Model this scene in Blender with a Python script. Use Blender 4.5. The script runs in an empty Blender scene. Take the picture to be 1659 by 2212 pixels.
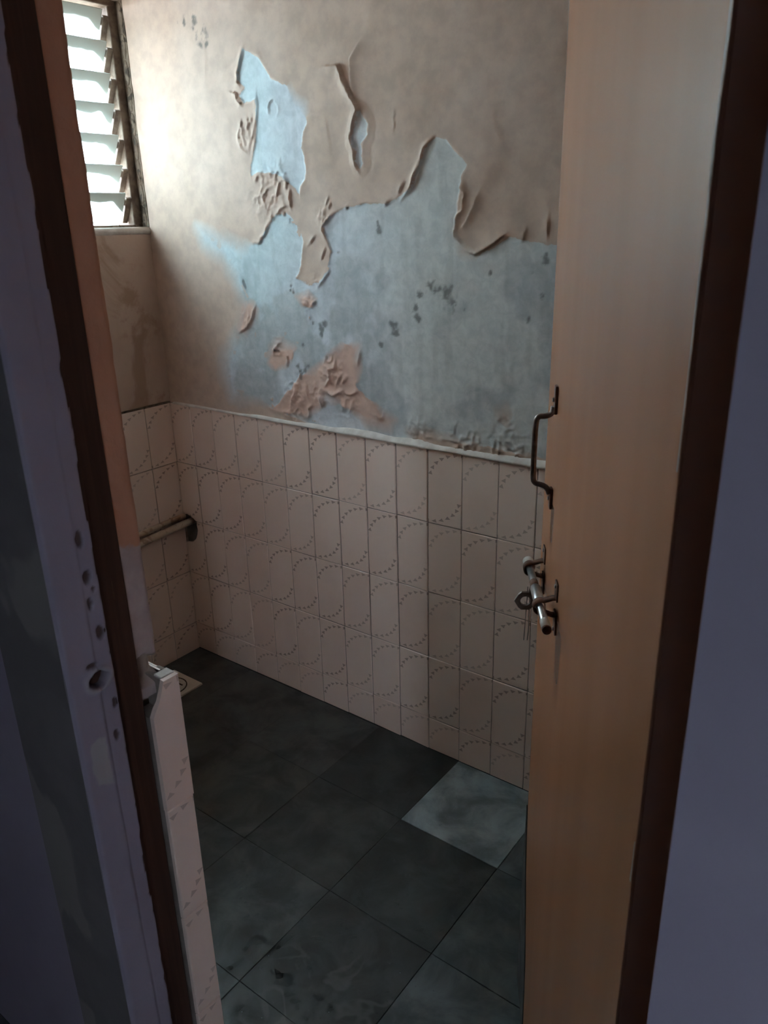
import bpy, bmesh, math, random
import numpy as np
from mathutils import Matrix, Vector

# ------------------------------------------------------------------ camera
W_PX, H_PX, F_PX = 1659.0, 2212.0, 1680.0
CAM = np.array([2.08140494, -1.57852005, 1.45467491])
R_RIGHT = np.array([0.79954096, 0.60016873, -0.02305949])
R_DOWN = np.array([0.19323005, -0.29339253, -0.9362601])
R_FWD = np.array([-0.56867952, 0.74412251, -0.35054998])
sc = bpy.context.scene
col = sc.collection
cam_data = bpy.data.cameras.new('camera')
cam = bpy.data.objects.new('camera', cam_data)
col.objects.link(cam)
cam_data.sensor_fit = 'VERTICAL'
cam_data.sensor_height = 36.0
cam_data.sensor_width = 27.0
cam_data.lens = F_PX / H_PX * 36.0
cam_data.clip_start = 0.02
cam.matrix_world = Matrix((
    (R_RIGHT[0], -R_DOWN[0], -R_FWD[0], CAM[0]),
    (R_RIGHT[1], -R_DOWN[1], -R_FWD[1], CAM[1]),
    (R_RIGHT[2], -R_DOWN[2], -R_FWD[2], CAM[2]),
    (0, 0, 0, 1)))
cam_data.dof.use_dof = True
cam_data.dof.focus_distance = 1.75
cam_data.dof.aperture_fstop = 13.0
sc.camera = cam

# ------------------------------------------------------------------ sky and exposure
world = bpy.data.worlds.new('overcast_sky')
sc.world = world
world.use_nodes = True
bg = world.node_tree.nodes['Background']
bg.inputs['Strength'].default_value = 98.0
# overcast sky, three times brighter overhead than at the skyline, over dull ground
wt = world.node_tree
geo = wt.nodes.new('ShaderNodeTexCoord')
sep = wt.nodes.new('ShaderNodeSeparateXYZ')
lum = wt.nodes.new('ShaderNodeMapRange')
lum.inputs['From Min'].default_value = 0.0
lum.inputs['From Max'].default_value = 1.0
lum.inputs['To Min'].default_value = 0.34
lum.inputs['To Max'].default_value = 1.0
gnd = wt.nodes.new('ShaderNodeMapRange')
gnd.inputs['From Min'].default_value = -0.03
gnd.inputs['From Max'].default_value = 0.03
tint = wt.nodes.new('ShaderNodeMix')
tint.data_type = 'RGBA'
tint.inputs[6].default_value = (0.075, 0.080, 0.075, 1)
skyc = wt.nodes.new('ShaderNodeMix')
skyc.data_type = 'RGBA'
skyc.blend_type = 'MULTIPLY'
skyc.inputs[0].default_value = 1.0
skyc.inputs[6].default_value = (0.76, 0.92, 1.07, 1)
wl = wt.links.new
wl(geo.outputs['Generated'], sep.inputs[0])
wl(sep.outputs[2], lum.inputs['Value'])
wl(sep.outputs[2], gnd.inputs['Value'])
wl(lum.outputs[0], skyc.inputs[7])
wl(gnd.outputs[0], tint.inputs[0])
wl(skyc.outputs[2], tint.inputs[7])
wl(tint.outputs[2], bg.inputs['Color'])
sc.view_settings.view_transform = 'Standard'
sc.view_settings.look = 'None'
sc.view_settings.exposure = 0.0
sc.view_settings.gamma = 1.0
sc.view_settings.use_curve_mapping = False
sc.cycles.use_denoising = True
sc.cycles.max_bounces = 10
sc.cycles.diffuse_bounces = 6
sc.cycles.transparent_max_bounces = 16
sc.cycles.caustics_reflective = False
sc.cycles.caustics_refractive = False
sc.cycles.sample_clamp_indirect = 0.0

# window opening in the left wall and the tall window of the passage
WIN_Y0, WIN_Y1, WIN_Z0, WIN_Z1 = -0.86, 0.0, 1.447, 2.045
VENT_X0, VENT_X1, VENT_Z0, VENT_Z1, PASS_Y = 3.46, 3.76, 1.10, 2.10, -3.0


def portal(name, loc, rot, sx, sy):
    d = bpy.data.lights.new(name, 'AREA')
    d.shape = 'RECTANGLE'
    d.size = sx
    d.size_y = sy
    d.cycles.is_portal = True
    o = bpy.data.objects.new(name, d)
    o.location = loc
    o.rotation_euler = rot
    col.objects.link(o)


# sampling portals for the sky light coming in by the two openings
portal('window_portal', (-0.16, (WIN_Y0 + WIN_Y1) / 2, (WIN_Z0 + WIN_Z1) / 2), (0, -math.pi / 2, 0),
       WIN_Z1 - WIN_Z0, WIN_Y1 - WIN_Y0)
portal('passage_window_offscreen', ((VENT_X0 + VENT_X1) / 2, PASS_Y - 0.13, (VENT_Z0 + VENT_Z1) / 2), (math.pi / 2, 0, math.pi),
       VENT_X1 - VENT_X0, VENT_Z1 - VENT_Z0)

rng = random.Random(7)


# ------------------------------------------------------------------ pixel helpers
def ray(x, y):
    d = (x - W_PX / 2) / F_PX * R_RIGHT + (y - H_PX / 2) / F_PX * R_DOWN + R_FWD
    return d / np.linalg.norm(d)


def onplane(x, y, axis, val):
    d = ray(x, y)
    return CAM + d * ((val - CAM[axis]) / d[axis])


def wpt(x, y):          # a pixel of the far wall -> (X, Z)
    p = onplane(x, y, 1, 0.006)
    return (p[0], p[2])


def fpt(x, y):          # a pixel of the floor -> (X, Y)
    p = onplane(x, y, 2, 0.0)
    return (p[0], p[1])


# ------------------------------------------------------------------ numpy noise and distances
def vnoise(x, y, scale, seed):
    r = np.random.RandomState(seed)
    g = r.rand(257, 257)
    fx, fy = np.asarray(x) * scale + 91.3, np.asarray(y) * scale + 47.7
    ix, iy = np.floor(fx).astype(int), np.floor(fy).astype(int)
    tx, ty = fx - ix, fy - iy
    tx = tx * tx * (3 - 2 * tx)
    ty = ty * ty * (3 - 2 * ty)
    ix, iy = ix % 256, iy % 256
    a = g[ix, iy] * (1 - tx) + g[ix + 1, iy] * tx
    b = g[ix, iy + 1] * (1 - tx) + g[ix + 1, iy + 1] * tx
    return a * (1 - ty) + b * ty


def fbm(x, y, scale, seed, oct=4):
    s, a, t = 0, 1.0, 0
    for k in range(oct):
        s = s + a * vnoise(x, y, scale * 2 ** k, seed + k)
        t += a
        a *= 0.5
    return s / t


def sstep(a, b, x):
    t = np.clip((x - a) / (b - a), 0, 1)
    return t * t * (3 - 2 * t)


def seg_dist(px, py, a, b):
    dx, dy = b[0] - a[0], b[1] - a[1]
    l2 = dx * dx + dy * dy + 1e-12
    t = np.clip(((px - a[0]) * dx + (py - a[1]) * dy) / l2, 0, 1)
    ex, ey = px - a[0] - t * dx, py - a[1] - t * dy
    side = dx * (py - a[1]) - dy * (px - a[0])
    return np.hypot(ex, ey), side, t


def sd_poly(px, py, poly):
    d = np.full(px.shape, 1e9)
    inside = np.zeros(px.shape, bool)
    n = len(poly)
    for i in range(n):
        a, b = poly[i], poly[(i + 1) % n]
        dd, _, _ = seg_dist(px, py, a, b)
        d = np.minimum(d, dd)
        c = ((a[1] > py) != (b[1] > py)) & (px < (b[0] - a[0]) * (py - a[1]) / (b[1] - a[1] + 1e-12) + a[0])
        inside ^= c
    return np.where(inside, d, -d)


def polyline(px, py, pts):
    """distance, side (+ is left of travel), taper along the line"""
    d = np.full(px.shape, 1e9)
    sd = np.zeros(px.shape)
    tt = np.zeros(px.shape)
    n = len(pts) - 1
    for i in range(n):
        dd, s, t = seg_dist(px, py, pts[i], pts[i + 1])
        m = dd < d
        d = np.where(m, dd, d)
        sd = np.where(m, s, sd)
        tt = np.where(m, (i + t) / n, tt)
    return d, sd, tt


# ------------------------------------------------------------------ mesh helpers
def link(o, parent=None):
    col.objects.link(o)
    if parent is not None:
        o.parent = parent
    return o


def tag(o, label=None, cat=None, group=None, kind=None):
    if label:
        o['label'] = label
    if cat:
        o['category'] = cat
    if group:
        o['group'] = group
    if kind:
        o['kind'] = kind
    return o


def empty(name, loc=(0, 0, 0), mw=None):
    o = bpy.data.objects.new(name, None)
    o.empty_display_size = 0.05
    o.location = loc
    if mw is not None:
        o.matrix_world = mw
    return link(o)


def from_data(name, verts, faces, mat, parent=None, smooth=False):
    me = bpy.data.meshes.new(name)
    me.from_pydata([tuple(map(float, v)) for v in verts], [], faces)
    me.validate()
    me.update()
    if smooth:
        me.polygons.foreach_set('use_smooth', [True] * len(me.polygons))
    if mat:
        me.materials.append(mat)
    return link(bpy.data.objects.new(name, me), parent)


def from_bm(name, bm, mat, parent=None, smooth=False):
    bmesh.ops.recalc_face_normals(bm, faces=bm.faces)
    me = bpy.data.meshes.new(name)
    bm.to_mesh(me)
    bm.free()
    if smooth:
        me.polygons.foreach_set('use_smooth', [True] * len(me.polygons))
    if mat:
        me.materials.append(mat)
    return link(bpy.data.objects.new(name, me), parent)


def add_box(bm, lo, hi, bevel=0.0, seg=1):
    r = bmesh.ops.create_cube(bm, size=1.0)
    vs = r['verts']
    for v in vs:
        v.co = Vector([lo[i] + (v.co[i] + 0.5) * (hi[i] - lo[i]) for i in range(3)])
    if bevel > 0:
        es = list({e for v in vs for e in v.link_edges})
        bmesh.ops.bevel(bm, geom=es, offset=bevel, segments=seg, affect='EDGES', profile=0.6)


def box(name, lo, hi, mat, parent=None, bevel=0.0, seg=1):
    bm = bmesh.new()
    add_box(bm, lo, hi, bevel, seg)
    return from_bm(name, bm, mat, parent)


def boxes(name, items, mat, parent=None):
    bm = bmesh.new()
    for lo, hi in items:
        add_box(bm, lo, hi)
    return from_bm(name, bm, mat, parent)


def tube_data(path, radius, n=10, flat=None):
    """swept circle; radius may be a list; returns verts, faces"""
    P = [Vector(p) for p in path]
    rs = radius if isinstance(radius, (list, tuple)) else [radius] * len(P)
    V, F = [], []
    prev = None
    for i, p in enumerate(P):
        if i == 0:
            t = P[1] - P[0]
        elif i == len(P) - 1:
            t = P[-1] - P[-2]
        else:
            t = (P[i + 1] - P[i]).normalized() + (P[i] - P[i - 1]).normalized()
        t.normalize()
        if prev is None:
            a = Vector((0, 0, 1)) if abs(t.z) < 0.9 else Vector((1, 0, 0))
            nx = t.cross(a).normalized()
        else:
            nx = (prev - t * prev.dot(t)).normalized()
        prev = nx
        ny = t.cross(nx)
        for k in range(n):
            a = 2 * math.pi * k / n
            V.append(p + (nx * math.cos(a) + ny * math.sin(a)) * rs[i])
    for i in range(len(P) - 1):
        for k in range(n):
            k2 = (k + 1) % n
            F.append((i * n + k, i * n + k2, (i + 1) * n + k2, (i + 1) * n + k))
    F.append(tuple(range(n - 1, -1, -1)))
    F.append(tuple((len(P) - 1) * n + k for k in range(n)))
    return V, F


def tube(name, path, radius, mat, parent=None, n=10):
    V, F = tube_data(path, radius, n)
    o = from_data(name, V, F, mat, parent, smooth=True)
    return o


def smooth_path(pts, it=2):
    P = [Vector(p) for p in pts]
    for _ in range(it):
        Q = [P[0]]
        for a, b in zip(P[:-1], P[1:]):
            Q += [a * 0.75 + b * 0.25, a * 0.25 + b * 0.75]
        Q.append(P[-1])
        P = Q
    return P


def grid_object(name, A, B, pos, mat, parent=None, attrs=None, flip=False, skip=None):
    """A, B: 1-D coordinate arrays; pos(a, b) -> x, y, z arrays; attrs: name -> array or colour array"""
    na, nb = len(A), len(B)
    a, b = np.meshgrid(A, B, indexing='ij')
    X, Y, Z = pos(a, b)
    co = np.stack([X, Y, Z], -1).reshape(-1, 3).astype(np.float32)
    i = np.arange(na - 1)[:, None] * nb + np.arange(nb - 1)[None, :]
    q = np.stack([i, i + nb, i + nb + 1, i + 1], -1).reshape(-1, 4)
    if skip is not None:
        q = q[~skip(co[q].mean(1))]
    if flip:
        q = q[:, ::-1]
    me = bpy.data.meshes.new(name)
    me.vertices.add(len(co))
    me.vertices.foreach_set('co', co.ravel())
    me.loops.add(q.size)
    me.loops.foreach_set('vertex_index', q.ravel().astype(np.int32))
    me.polygons.add(len(q))
    me.polygons.foreach_set('loop_start', np.arange(0, q.size, 4, dtype=np.int32))
    me.polygons.foreach_set('loop_total', np.full(len(q), 4, np.int32))
    me.polygons.foreach_set('use_smooth', np.ones(len(q), bool))
    me.update(calc_edges=True)
    for k, v in (attrs or {}).items():
        v = np.asarray(v, np.float32)
        if v.ndim == 3:
            at = me.attributes.new(k, 'FLOAT_COLOR', 'POINT')
            rgba = np.concatenate([v.reshape(-1, 3), np.ones((len(co), 1), np.float32)], 1)
            at.data.foreach_set('color', rgba.ravel())
        else:
            at = me.attributes.new(k, 'FLOAT', 'POINT')
            at.data.foreach_set('value', v.ravel())
    me.materials.append(mat)
    return link(bpy.data.objects.new(name, me), parent)


# ------------------------------------------------------------------ material helpers
class NT:
    def __init__(self, name, rough=0.6, color=(0.5, 0.5, 0.5), metallic=0.0, spec=0.5):
        self.m = bpy.data.materials.new(name)
        self.m.use_nodes = True
        self.t = self.m.node_tree
        self.n = self.t.nodes
        self.b = self.n['Principled BSDF']
        self.b.inputs['Roughness'].default_value = rough
        self.b.inputs['Metallic'].default_value = metallic
        self.b.inputs['Specular IOR Level'].default_value = spec
        self.b.inputs['Base Color'].default_value = (*color, 1)

    def node(self, kind, **kw):
        nd = self.n.new(kind)
        for k, v in kw.items():
            setattr(nd, k, v)
        return nd

    def put(self, sock, v):
        if hasattr(v, 'is_output'):
            self.t.links.new(v, sock)
        elif isinstance(v, (tuple, list)) and len(v) == 3 and sock.type == 'RGBA':
            sock.default_value = (*v, 1)
        else:
            sock.default_value = v

    def math(self, op, a, b=None, c=None, clamp=False):
        nd = self.node('ShaderNodeMath', operation=op, use_clamp=clamp)
        self.put(nd.inputs[0], a)
        if b is not None:
            self.put(nd.inputs[1], b)
        if c is not None:
            self.put(nd.inputs[2], c)
        return nd.outputs[0]

    def mix(self, f, a, b, blend='MIX'):
        nd = self.node('ShaderNodeMix', data_type='RGBA', blend_type=blend)
        self.put(nd.inputs[0], f)
        self.put(nd.inputs[6], a)
        self.put(nd.inputs[7], b)
        return nd.outputs[2]

    def ramp(self, v, lo, hi, a=0.0, b=1.0):
        nd = self.node('ShaderNodeMapRange', interpolation_type='SMOOTHSTEP')
        self.put(nd.inputs['Value'], v)
        nd.inputs['From Min'].default_value = lo
        nd.inputs['From Max'].default_value = hi
        nd.inputs['To Min'].default_value = a
        nd.inputs['To Max'].default_value = b
        return nd.outputs[0]

    def noise(self, scale, detail=4, rough=0.55, vec=None, dist=0.0):
        nd = self.node('ShaderNodeTexNoise')
        nd.inputs['Scale'].default_value = scale
        nd.inputs['Detail'].default_value = detail
        nd.inputs['Roughness'].default_value = rough
        nd.inputs['Distortion'].default_value = dist
        self.put(nd.inputs['Vector'], vec if vec is not None else self.pos())
        return nd.outputs[0]

    def pos(self):
        return self.node('ShaderNodeNewGeometry').outputs['Position']

    def obj(self):
        return self.node('ShaderNodeTexCoord').outputs['Object']

    def xyz(self, v):
        nd = self.node('ShaderNodeSeparateXYZ')
        self.put(nd.inputs[0], v)
        return nd.outputs

    def scale(self, v, s):
        nd = self.node('ShaderNodeMapping')
        self.put(nd.inputs['Vector'], v)
        nd.inputs['Scale'].default_value = s
        return nd.outputs[0]

    def attr(self, name):
        nd = self.node('ShaderNodeAttribute', attribute_name=name)
        return nd

    def color(self, v):
        self.put(self.b.inputs['Base Color'], v)

    def rough(self, v):
        self.put(self.b.inputs['Roughness'], v)

    def bump(self, h, strength=0.3, dist=0.002):
        nd = self.node('ShaderNodeBump')
        nd.inputs['Strength'].default_value = strength
        nd.inputs['Distance'].default_value = dist
        self.put(nd.inputs['Height'], h)
        self.put(self.b.inputs['Normal'], nd.outputs[0])


def mottled(name, c1, c2, scale=8, rough=0.7, bump=0.2, fine=90, spec=0.4, c3=None, scale3=3):
    k = NT(name, rough, c1, spec=spec)
    c = k.mix(k.ramp(k.noise(scale), 0.35, 0.65), c1, c2)
    if c3:
        c = k.mix(k.ramp(k.noise(scale3, 5, 0.6, dist=0.6), 0.5, 0.62), c, c3)
    k.color(c)
    if bump:
        k.bump(k.noise(fine, 5), bump, 0.003)
    return k.m


# --- materials
def mat_peeling():
    k = NT('peeling_peach_paint', 0.75, spec=0.25)
    sd = k.attr('sd').outputs['Fac']
    nz = k.noise(60, 5, 0.6)
    e = k.math('MULTIPLY_ADD', k.math('SUBTRACT', nz, 0.5), 0.012, sd)
    wd_ = k.attr('soft').outputs['Fac']
    f = k.math('MULTIPLY_ADD', k.math('DIVIDE', e, wd_), 0.5, 0.5, clamp=True)
    film = k.attr('cfilm').outputs['Color']
    expo = k.attr('cexp').outputs['Color']
    g = k.mix(1.0, film, k.mix(k.ramp(k.noise(25, 6, 0.6), 0.3, 0.7), (0.88, 0.88, 0.88), (1.06, 1.05, 1.04)), 'MULTIPLY')
    h = k.mix(1.0, expo, k.mix(k.ramp(k.noise(38, 7, 0.65, dist=0.4), 0.3, 0.7), (0.84, 0.85, 0.86), (1.07, 1.06, 1.05)), 'MULTIPLY')
    c = k.mix(f, g, h)
    c = k.mix(k.attr('soot').outputs['Fac'], c, (0.12, 0.115, 0.11))
    k.color(c)
    k.bump(k.math('ADD', k.math('MULTIPLY', k.noise(130, 5, 0.6), 0.4), k.math('MULTIPLY', k.noise(30, 3), 0.6)), 0.25, 0.003)
    return k.m


def mat_tile():
    k = NT('cream_glazed_tile', 0.33, spec=0.45)
    uv = k.node('ShaderNodeTexCoord').outputs['UV']
    u, v, _ = k.xyz(uv)

    def arc(u, v):
        # quarter ellipse from the top right corner round to the left edge, made of small leaf marks
        du = k.math('DIVIDE', k.math('SUBTRACT', 1.0, u), 0.93)
        dv = k.math('DIVIDE', k.math('SUBTRACT', v, 0.62), 0.345)
        ang = k.math('ARCTAN2', dv, du)                       # 0 at the left, pi/2 at the top
        rad = k.math('SQRT', k.math('ADD', k.math('MULTIPLY', du, du), k.math('MULTIPLY', dv, dv)))
        ph = k.math('FRACT', k.math('MULTIPLY', k.math('ADD', ang, 0.10), 4.3))
        w = k.math('MULTIPLY', k.math('SUBTRACT', 0.66, ph), 0.105)      # leaf: wide at one end, pointed at the other
        off = k.math('ABSOLUTE', k.math('SUBTRACT', rad, 1.0))
        on = k.math('LESS_THAN', off, w)
        lim = k.math('MULTIPLY', k.math('GREATER_THAN', ang, 0.08), k.math('LESS_THAN', ang, 1.56))
        return k.math('MULTIPLY', on, lim)

    a1 = arc(u, v)
    a2 = arc(k.math('SUBTRACT', 1.0, u), k.math('SUBTRACT', 1.0, v))
    m = k.math('MAXIMUM', a1, a2)
    info = k.node('ShaderNodeObjectInfo').outputs['Random']
    base = k.mix(info, (0.76, 0.585, 0.505), (0.81, 0.65, 0.57))
    base = k.mix(k.math('MULTIPLY', k.ramp(k.noise(7, 4), 0.45, 0.75), 0.35), base, (0.68, 0.50, 0.41))
    base = k.mix(1.0, base, k.node('ShaderNodeObjectInfo').outputs['Color'], 'MULTIPLY')
    ink = k.math('MULTIPLY', m, k.ramp(k.math('FRACT', k.math('MULTIPLY', info, 7.3)), 0.0, 1.0, 0.35, 0.72))
    k.color(k.mix(ink, base, (0.24, 0.15, 0.12)))
    k.rough(k.ramp(k.noise(18, 4), 0.3, 0.7, 0.28, 0.44))
    k.bump(k.noise(9, 2), 0.08, 0.004)
    return k.m


def mat_slab():
    k = NT('dark_stone_slab', 0.45, spec=0.45)
    oc = k.node('ShaderNodeObjectInfo').outputs['Color']
    n1 = k.noise(9, 8, 0.62, dist=0.5)
    c = k.mix(1.0, oc, k.mix(k.ramp(n1, 0.3, 0.72), (0.50, 0.52, 0.52), (1.50, 1.52, 1.53)), 'MULTIPLY')
    c = k.mix(k.ramp(k.noise(34, 6, 0.7), 0.60, 0.78, 0.0, 0.35), c, (0.13, 0.14, 0.14))
    # lime bloom left by drying water, in rings, only near the doorway
    p = k.pos()
    x, y, _ = k.xyz(p)
    band = k.math('ABSOLUTE', k.math('SUBTRACT', k.noise(6.5, 3, 0.5, dist=0.8), 0.52))
    near = k.math('MULTIPLY', k.ramp(y, -0.60, -0.74), k.ramp(x, 1.08, 1.22))
    bloom = k.math('MULTIPLY', k.math('MULTIPLY', k.ramp(band, 0.05, 0.005), near), 0.22)
    c = k.mix(bloom, c, (0.17, 0.17, 0.165))
    k.color(c)
    k.rough(k.ramp(k.noise(11, 5), 0.3, 0.7, 0.30, 0.55))
    k.bump(k.math('ADD', n1, k.math('MULTIPLY', k.noise(120, 4), 0.25)), 0.30, 0.004)
    return k.m


def mat_door():
    k = NT('brown_gloss_paint', 0.30, spec=0.5)
    o = k.obj()
    st = k.scale(o, (9.0, 1.0, 0.9))
    n = k.noise(1.2, 3, 0.5, vec=st)
    c = k.mix(k.ramp(n, 0.3, 0.7), (0.40, 0.168, 0.080), (0.43, 0.182, 0.090))
    x, y, z = k.xyz(o)
    s = k.math('MULTIPLY', x, -1.0)
    # rust run below the bolt straps

    def run(s0, z0, z1, wd):
        a = k.ramp(k.math('ABSOLUTE', k.math('SUBTRACT', s, s0)), wd, wd * 0.2)
        b = k.math('MULTIPLY', k.ramp(z, z1, z0), k.math('LESS_THAN', z, z0))
        return k.math('MULTIPLY', a, b)
    m = k.math('MAXIMUM', run(0.225, 0.945, 0.80, 0.034), run(0.075, 0.93, 0.84, 0.026))
    m = k.math('MAXIMUM', m, run(0.105, 1.075, 0.98, 0.022))
    c = k.mix(k.math('MULTIPLY', m, 0.75), c, (0.07, 0.03, 0.018))
    k.color(c)
    k.rough(0.27)
    k.bump(k.noise(2.0, 2, vec=k.scale(o, (9, 1, 0.8))), 0.03, 0.002)
    return k.m


def mat_lavender(name, c1, c2, c3):
    k = NT(name, 0.6, spec=0.35)
    c = k.mix(k.ramp(k.noise(6, 4), 0.35, 0.65), c1, c2)
    c = k.mix(k.ramp(k.noise(3.2, 5, 0.6), 0.56, 0.68, 0, 0.6), c, c3)
    k.color(c)
    k.bump(k.noise(45, 5), 0.15, 0.003)
    return k.m


def mat_frame_face():
    k = NT('lavender_painted_jamb', 0.55, spec=0.35)
    c = k.mix(k.ramp(k.noise(14, 5), 0.3, 0.7), (0.255, 0.225, 0.285), (0.275, 0.243, 0.305))
    c = k.mix(k.attr('pale').outputs['Fac'], c, (0.36, 0.34, 0.34))
    c = k.mix(k.attr('dark').outputs['Fac'], c, (0.055, 0.026, 0.018))
    k.color(c)
    k.bump(k.noise(70, 5), 0.2, 0.003)
    return k.m


def mat_brown_wood():
    k = NT('dark_brown_frame_wood', 0.55, spec=0.3)
    p = k.scale(k.pos(), (40, 40, 1.2))
    n = k.noise(1.5, 5, 0.6, vec=p)
    c = k.mix(k.ramp(n, 0.35, 0.7), (0.040, 0.018, 0.012), (0.070, 0.032, 0.022))
    c = k.mix(k.ramp(k.noise(2.0, 6, 0.7, vec=k.scale(k.pos(), (60, 60, 3))), 0.66, 0.74, 0, 0.6), c, (0.13, 0.085, 0.06))
    k.color(c)
    k.bump(n, 0.3, 0.003)
    return k.m


def mat_cement_patch():
    k = NT('dark_cement_render', 0.85, spec=0.2)
    c = k.mix(k.ramp(k.noise(10, 5), 0.35, 0.65), (0.15, 0.14, 0.14), (0.175, 0.163, 0.162))
    c = k.mix(k.ramp(k.noise(4.2, 3, 0.45, vec=k.scale(k.pos(), (1.6, 1, 0.9)), dist=0.4), 0.54, 0.58, 0, 0.8), c, (0.24, 0.225, 0.21))
    k.color(c)
    k.bump(k.noise(60, 6), 0.35, 0.004)
    return k.m


def mat_reveal():
    k = NT('orange_reveal_plaster', 0.8, spec=0.2)
    p = k.pos()
    x, y, z = k.xyz(p)
    zz = k.math('MULTIPLY_ADD', k.math('SUBTRACT', k.noise(35, 4), 0.5), 0.05, z)
    c1 = k.mix(k.ramp(k.noise(9, 4), 0.3, 0.7), (0.44, 0.215, 0.135), (0.49, 0.25, 0.16))
    c2 = k.mix(k.ramp(k.noise(16, 5), 0.35, 0.65), (0.36, 0.275, 0.265), (0.45, 0.36, 0.34))
    c = k.mix(k.ramp(zz, 1.076, 1.084), c2, c1)
    c = k.mix(k.attr('bare').outputs['Fac'], c, (0.30, 0.23, 0.19))
    k.color(c)
    k.bump(k.noise(70, 5), 0.3, 0.004)
    return k.m


def mat_glass_pane():
    k = NT('frosted_louvre_glass', 0.25, (0.8, 0.88, 0.88))
    t = k.node('ShaderNodeBsdfTransparent')
    t.inputs['Color'].default_value = (0.86, 0.92, 0.91, 1)
    tr = k.node('ShaderNodeBsdfTranslucent')
    k.put(tr.inputs['Color'], k.mix(k.ramp(k.noise(12, 4), 0.4, 0.7), (0.80, 0.86, 0.85), (0.55, 0.58, 0.55)))
    g = k.node('ShaderNodeBsdfGlossy')
    g.inputs['Roughness'].default_value = 0.2
    m1 = k.node('ShaderNodeMixShader')
    m1.inputs[0].default_value = 0.88
    k.t.links.new(t.outputs[0], m1.inputs[1])
    k.t.links.new(tr.outputs[0], m1.inputs[2])
    m2 = k.node('ShaderNodeMixShader')
    m2.inputs[0].default_value = 0.06
    k.t.links.new(m1.outputs[0], m2.inputs[1])
    k.t.links.new(g.outputs[0], m2.inputs[2])
    # grey, almost opaque band along the upper edge and the clipped end of every slat
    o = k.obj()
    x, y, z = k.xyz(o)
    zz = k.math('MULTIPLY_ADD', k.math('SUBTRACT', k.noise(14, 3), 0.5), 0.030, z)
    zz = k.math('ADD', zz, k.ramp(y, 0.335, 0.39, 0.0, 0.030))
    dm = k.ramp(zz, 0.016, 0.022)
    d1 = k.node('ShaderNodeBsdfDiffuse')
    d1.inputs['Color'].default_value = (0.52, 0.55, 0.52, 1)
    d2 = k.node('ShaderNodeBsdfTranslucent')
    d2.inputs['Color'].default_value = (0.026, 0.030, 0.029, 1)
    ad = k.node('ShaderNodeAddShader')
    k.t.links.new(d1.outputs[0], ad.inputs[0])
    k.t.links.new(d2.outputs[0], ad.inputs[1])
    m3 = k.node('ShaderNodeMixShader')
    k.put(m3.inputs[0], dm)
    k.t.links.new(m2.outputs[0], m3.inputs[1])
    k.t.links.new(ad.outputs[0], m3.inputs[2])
    k.t.links.new(m3.outputs[0], k.n['Material Output'].inputs['Surface'])
    return k.m


def mat_water():
    k = NT('clear_water', 0.02, (0.9, 0.95, 0.95))
    t = k.node('ShaderNodeBsdfTransparent')
    t.inputs['Color'].default_value = (0.80, 0.84, 0.85, 1)
    g = k.node('ShaderNodeBsdfGlossy')
    g.inputs['Roughness'].default_value = 0.03
    f = k.node('ShaderNodeFresnel')
    f.inputs['IOR'].default_value = 1.33
    m = k.node('ShaderNodeMixShader')
    k.t.links.new(f.outputs[0], m.inputs[0])
    k.t.links.new(t.outputs[0], m.inputs[1])
    k.t.links.new(g.outputs[0], m.inputs[2])
    k.t.links.new(m.outputs[0], k.n['Material Output'].inputs['Surface'])
    return k.m


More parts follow.
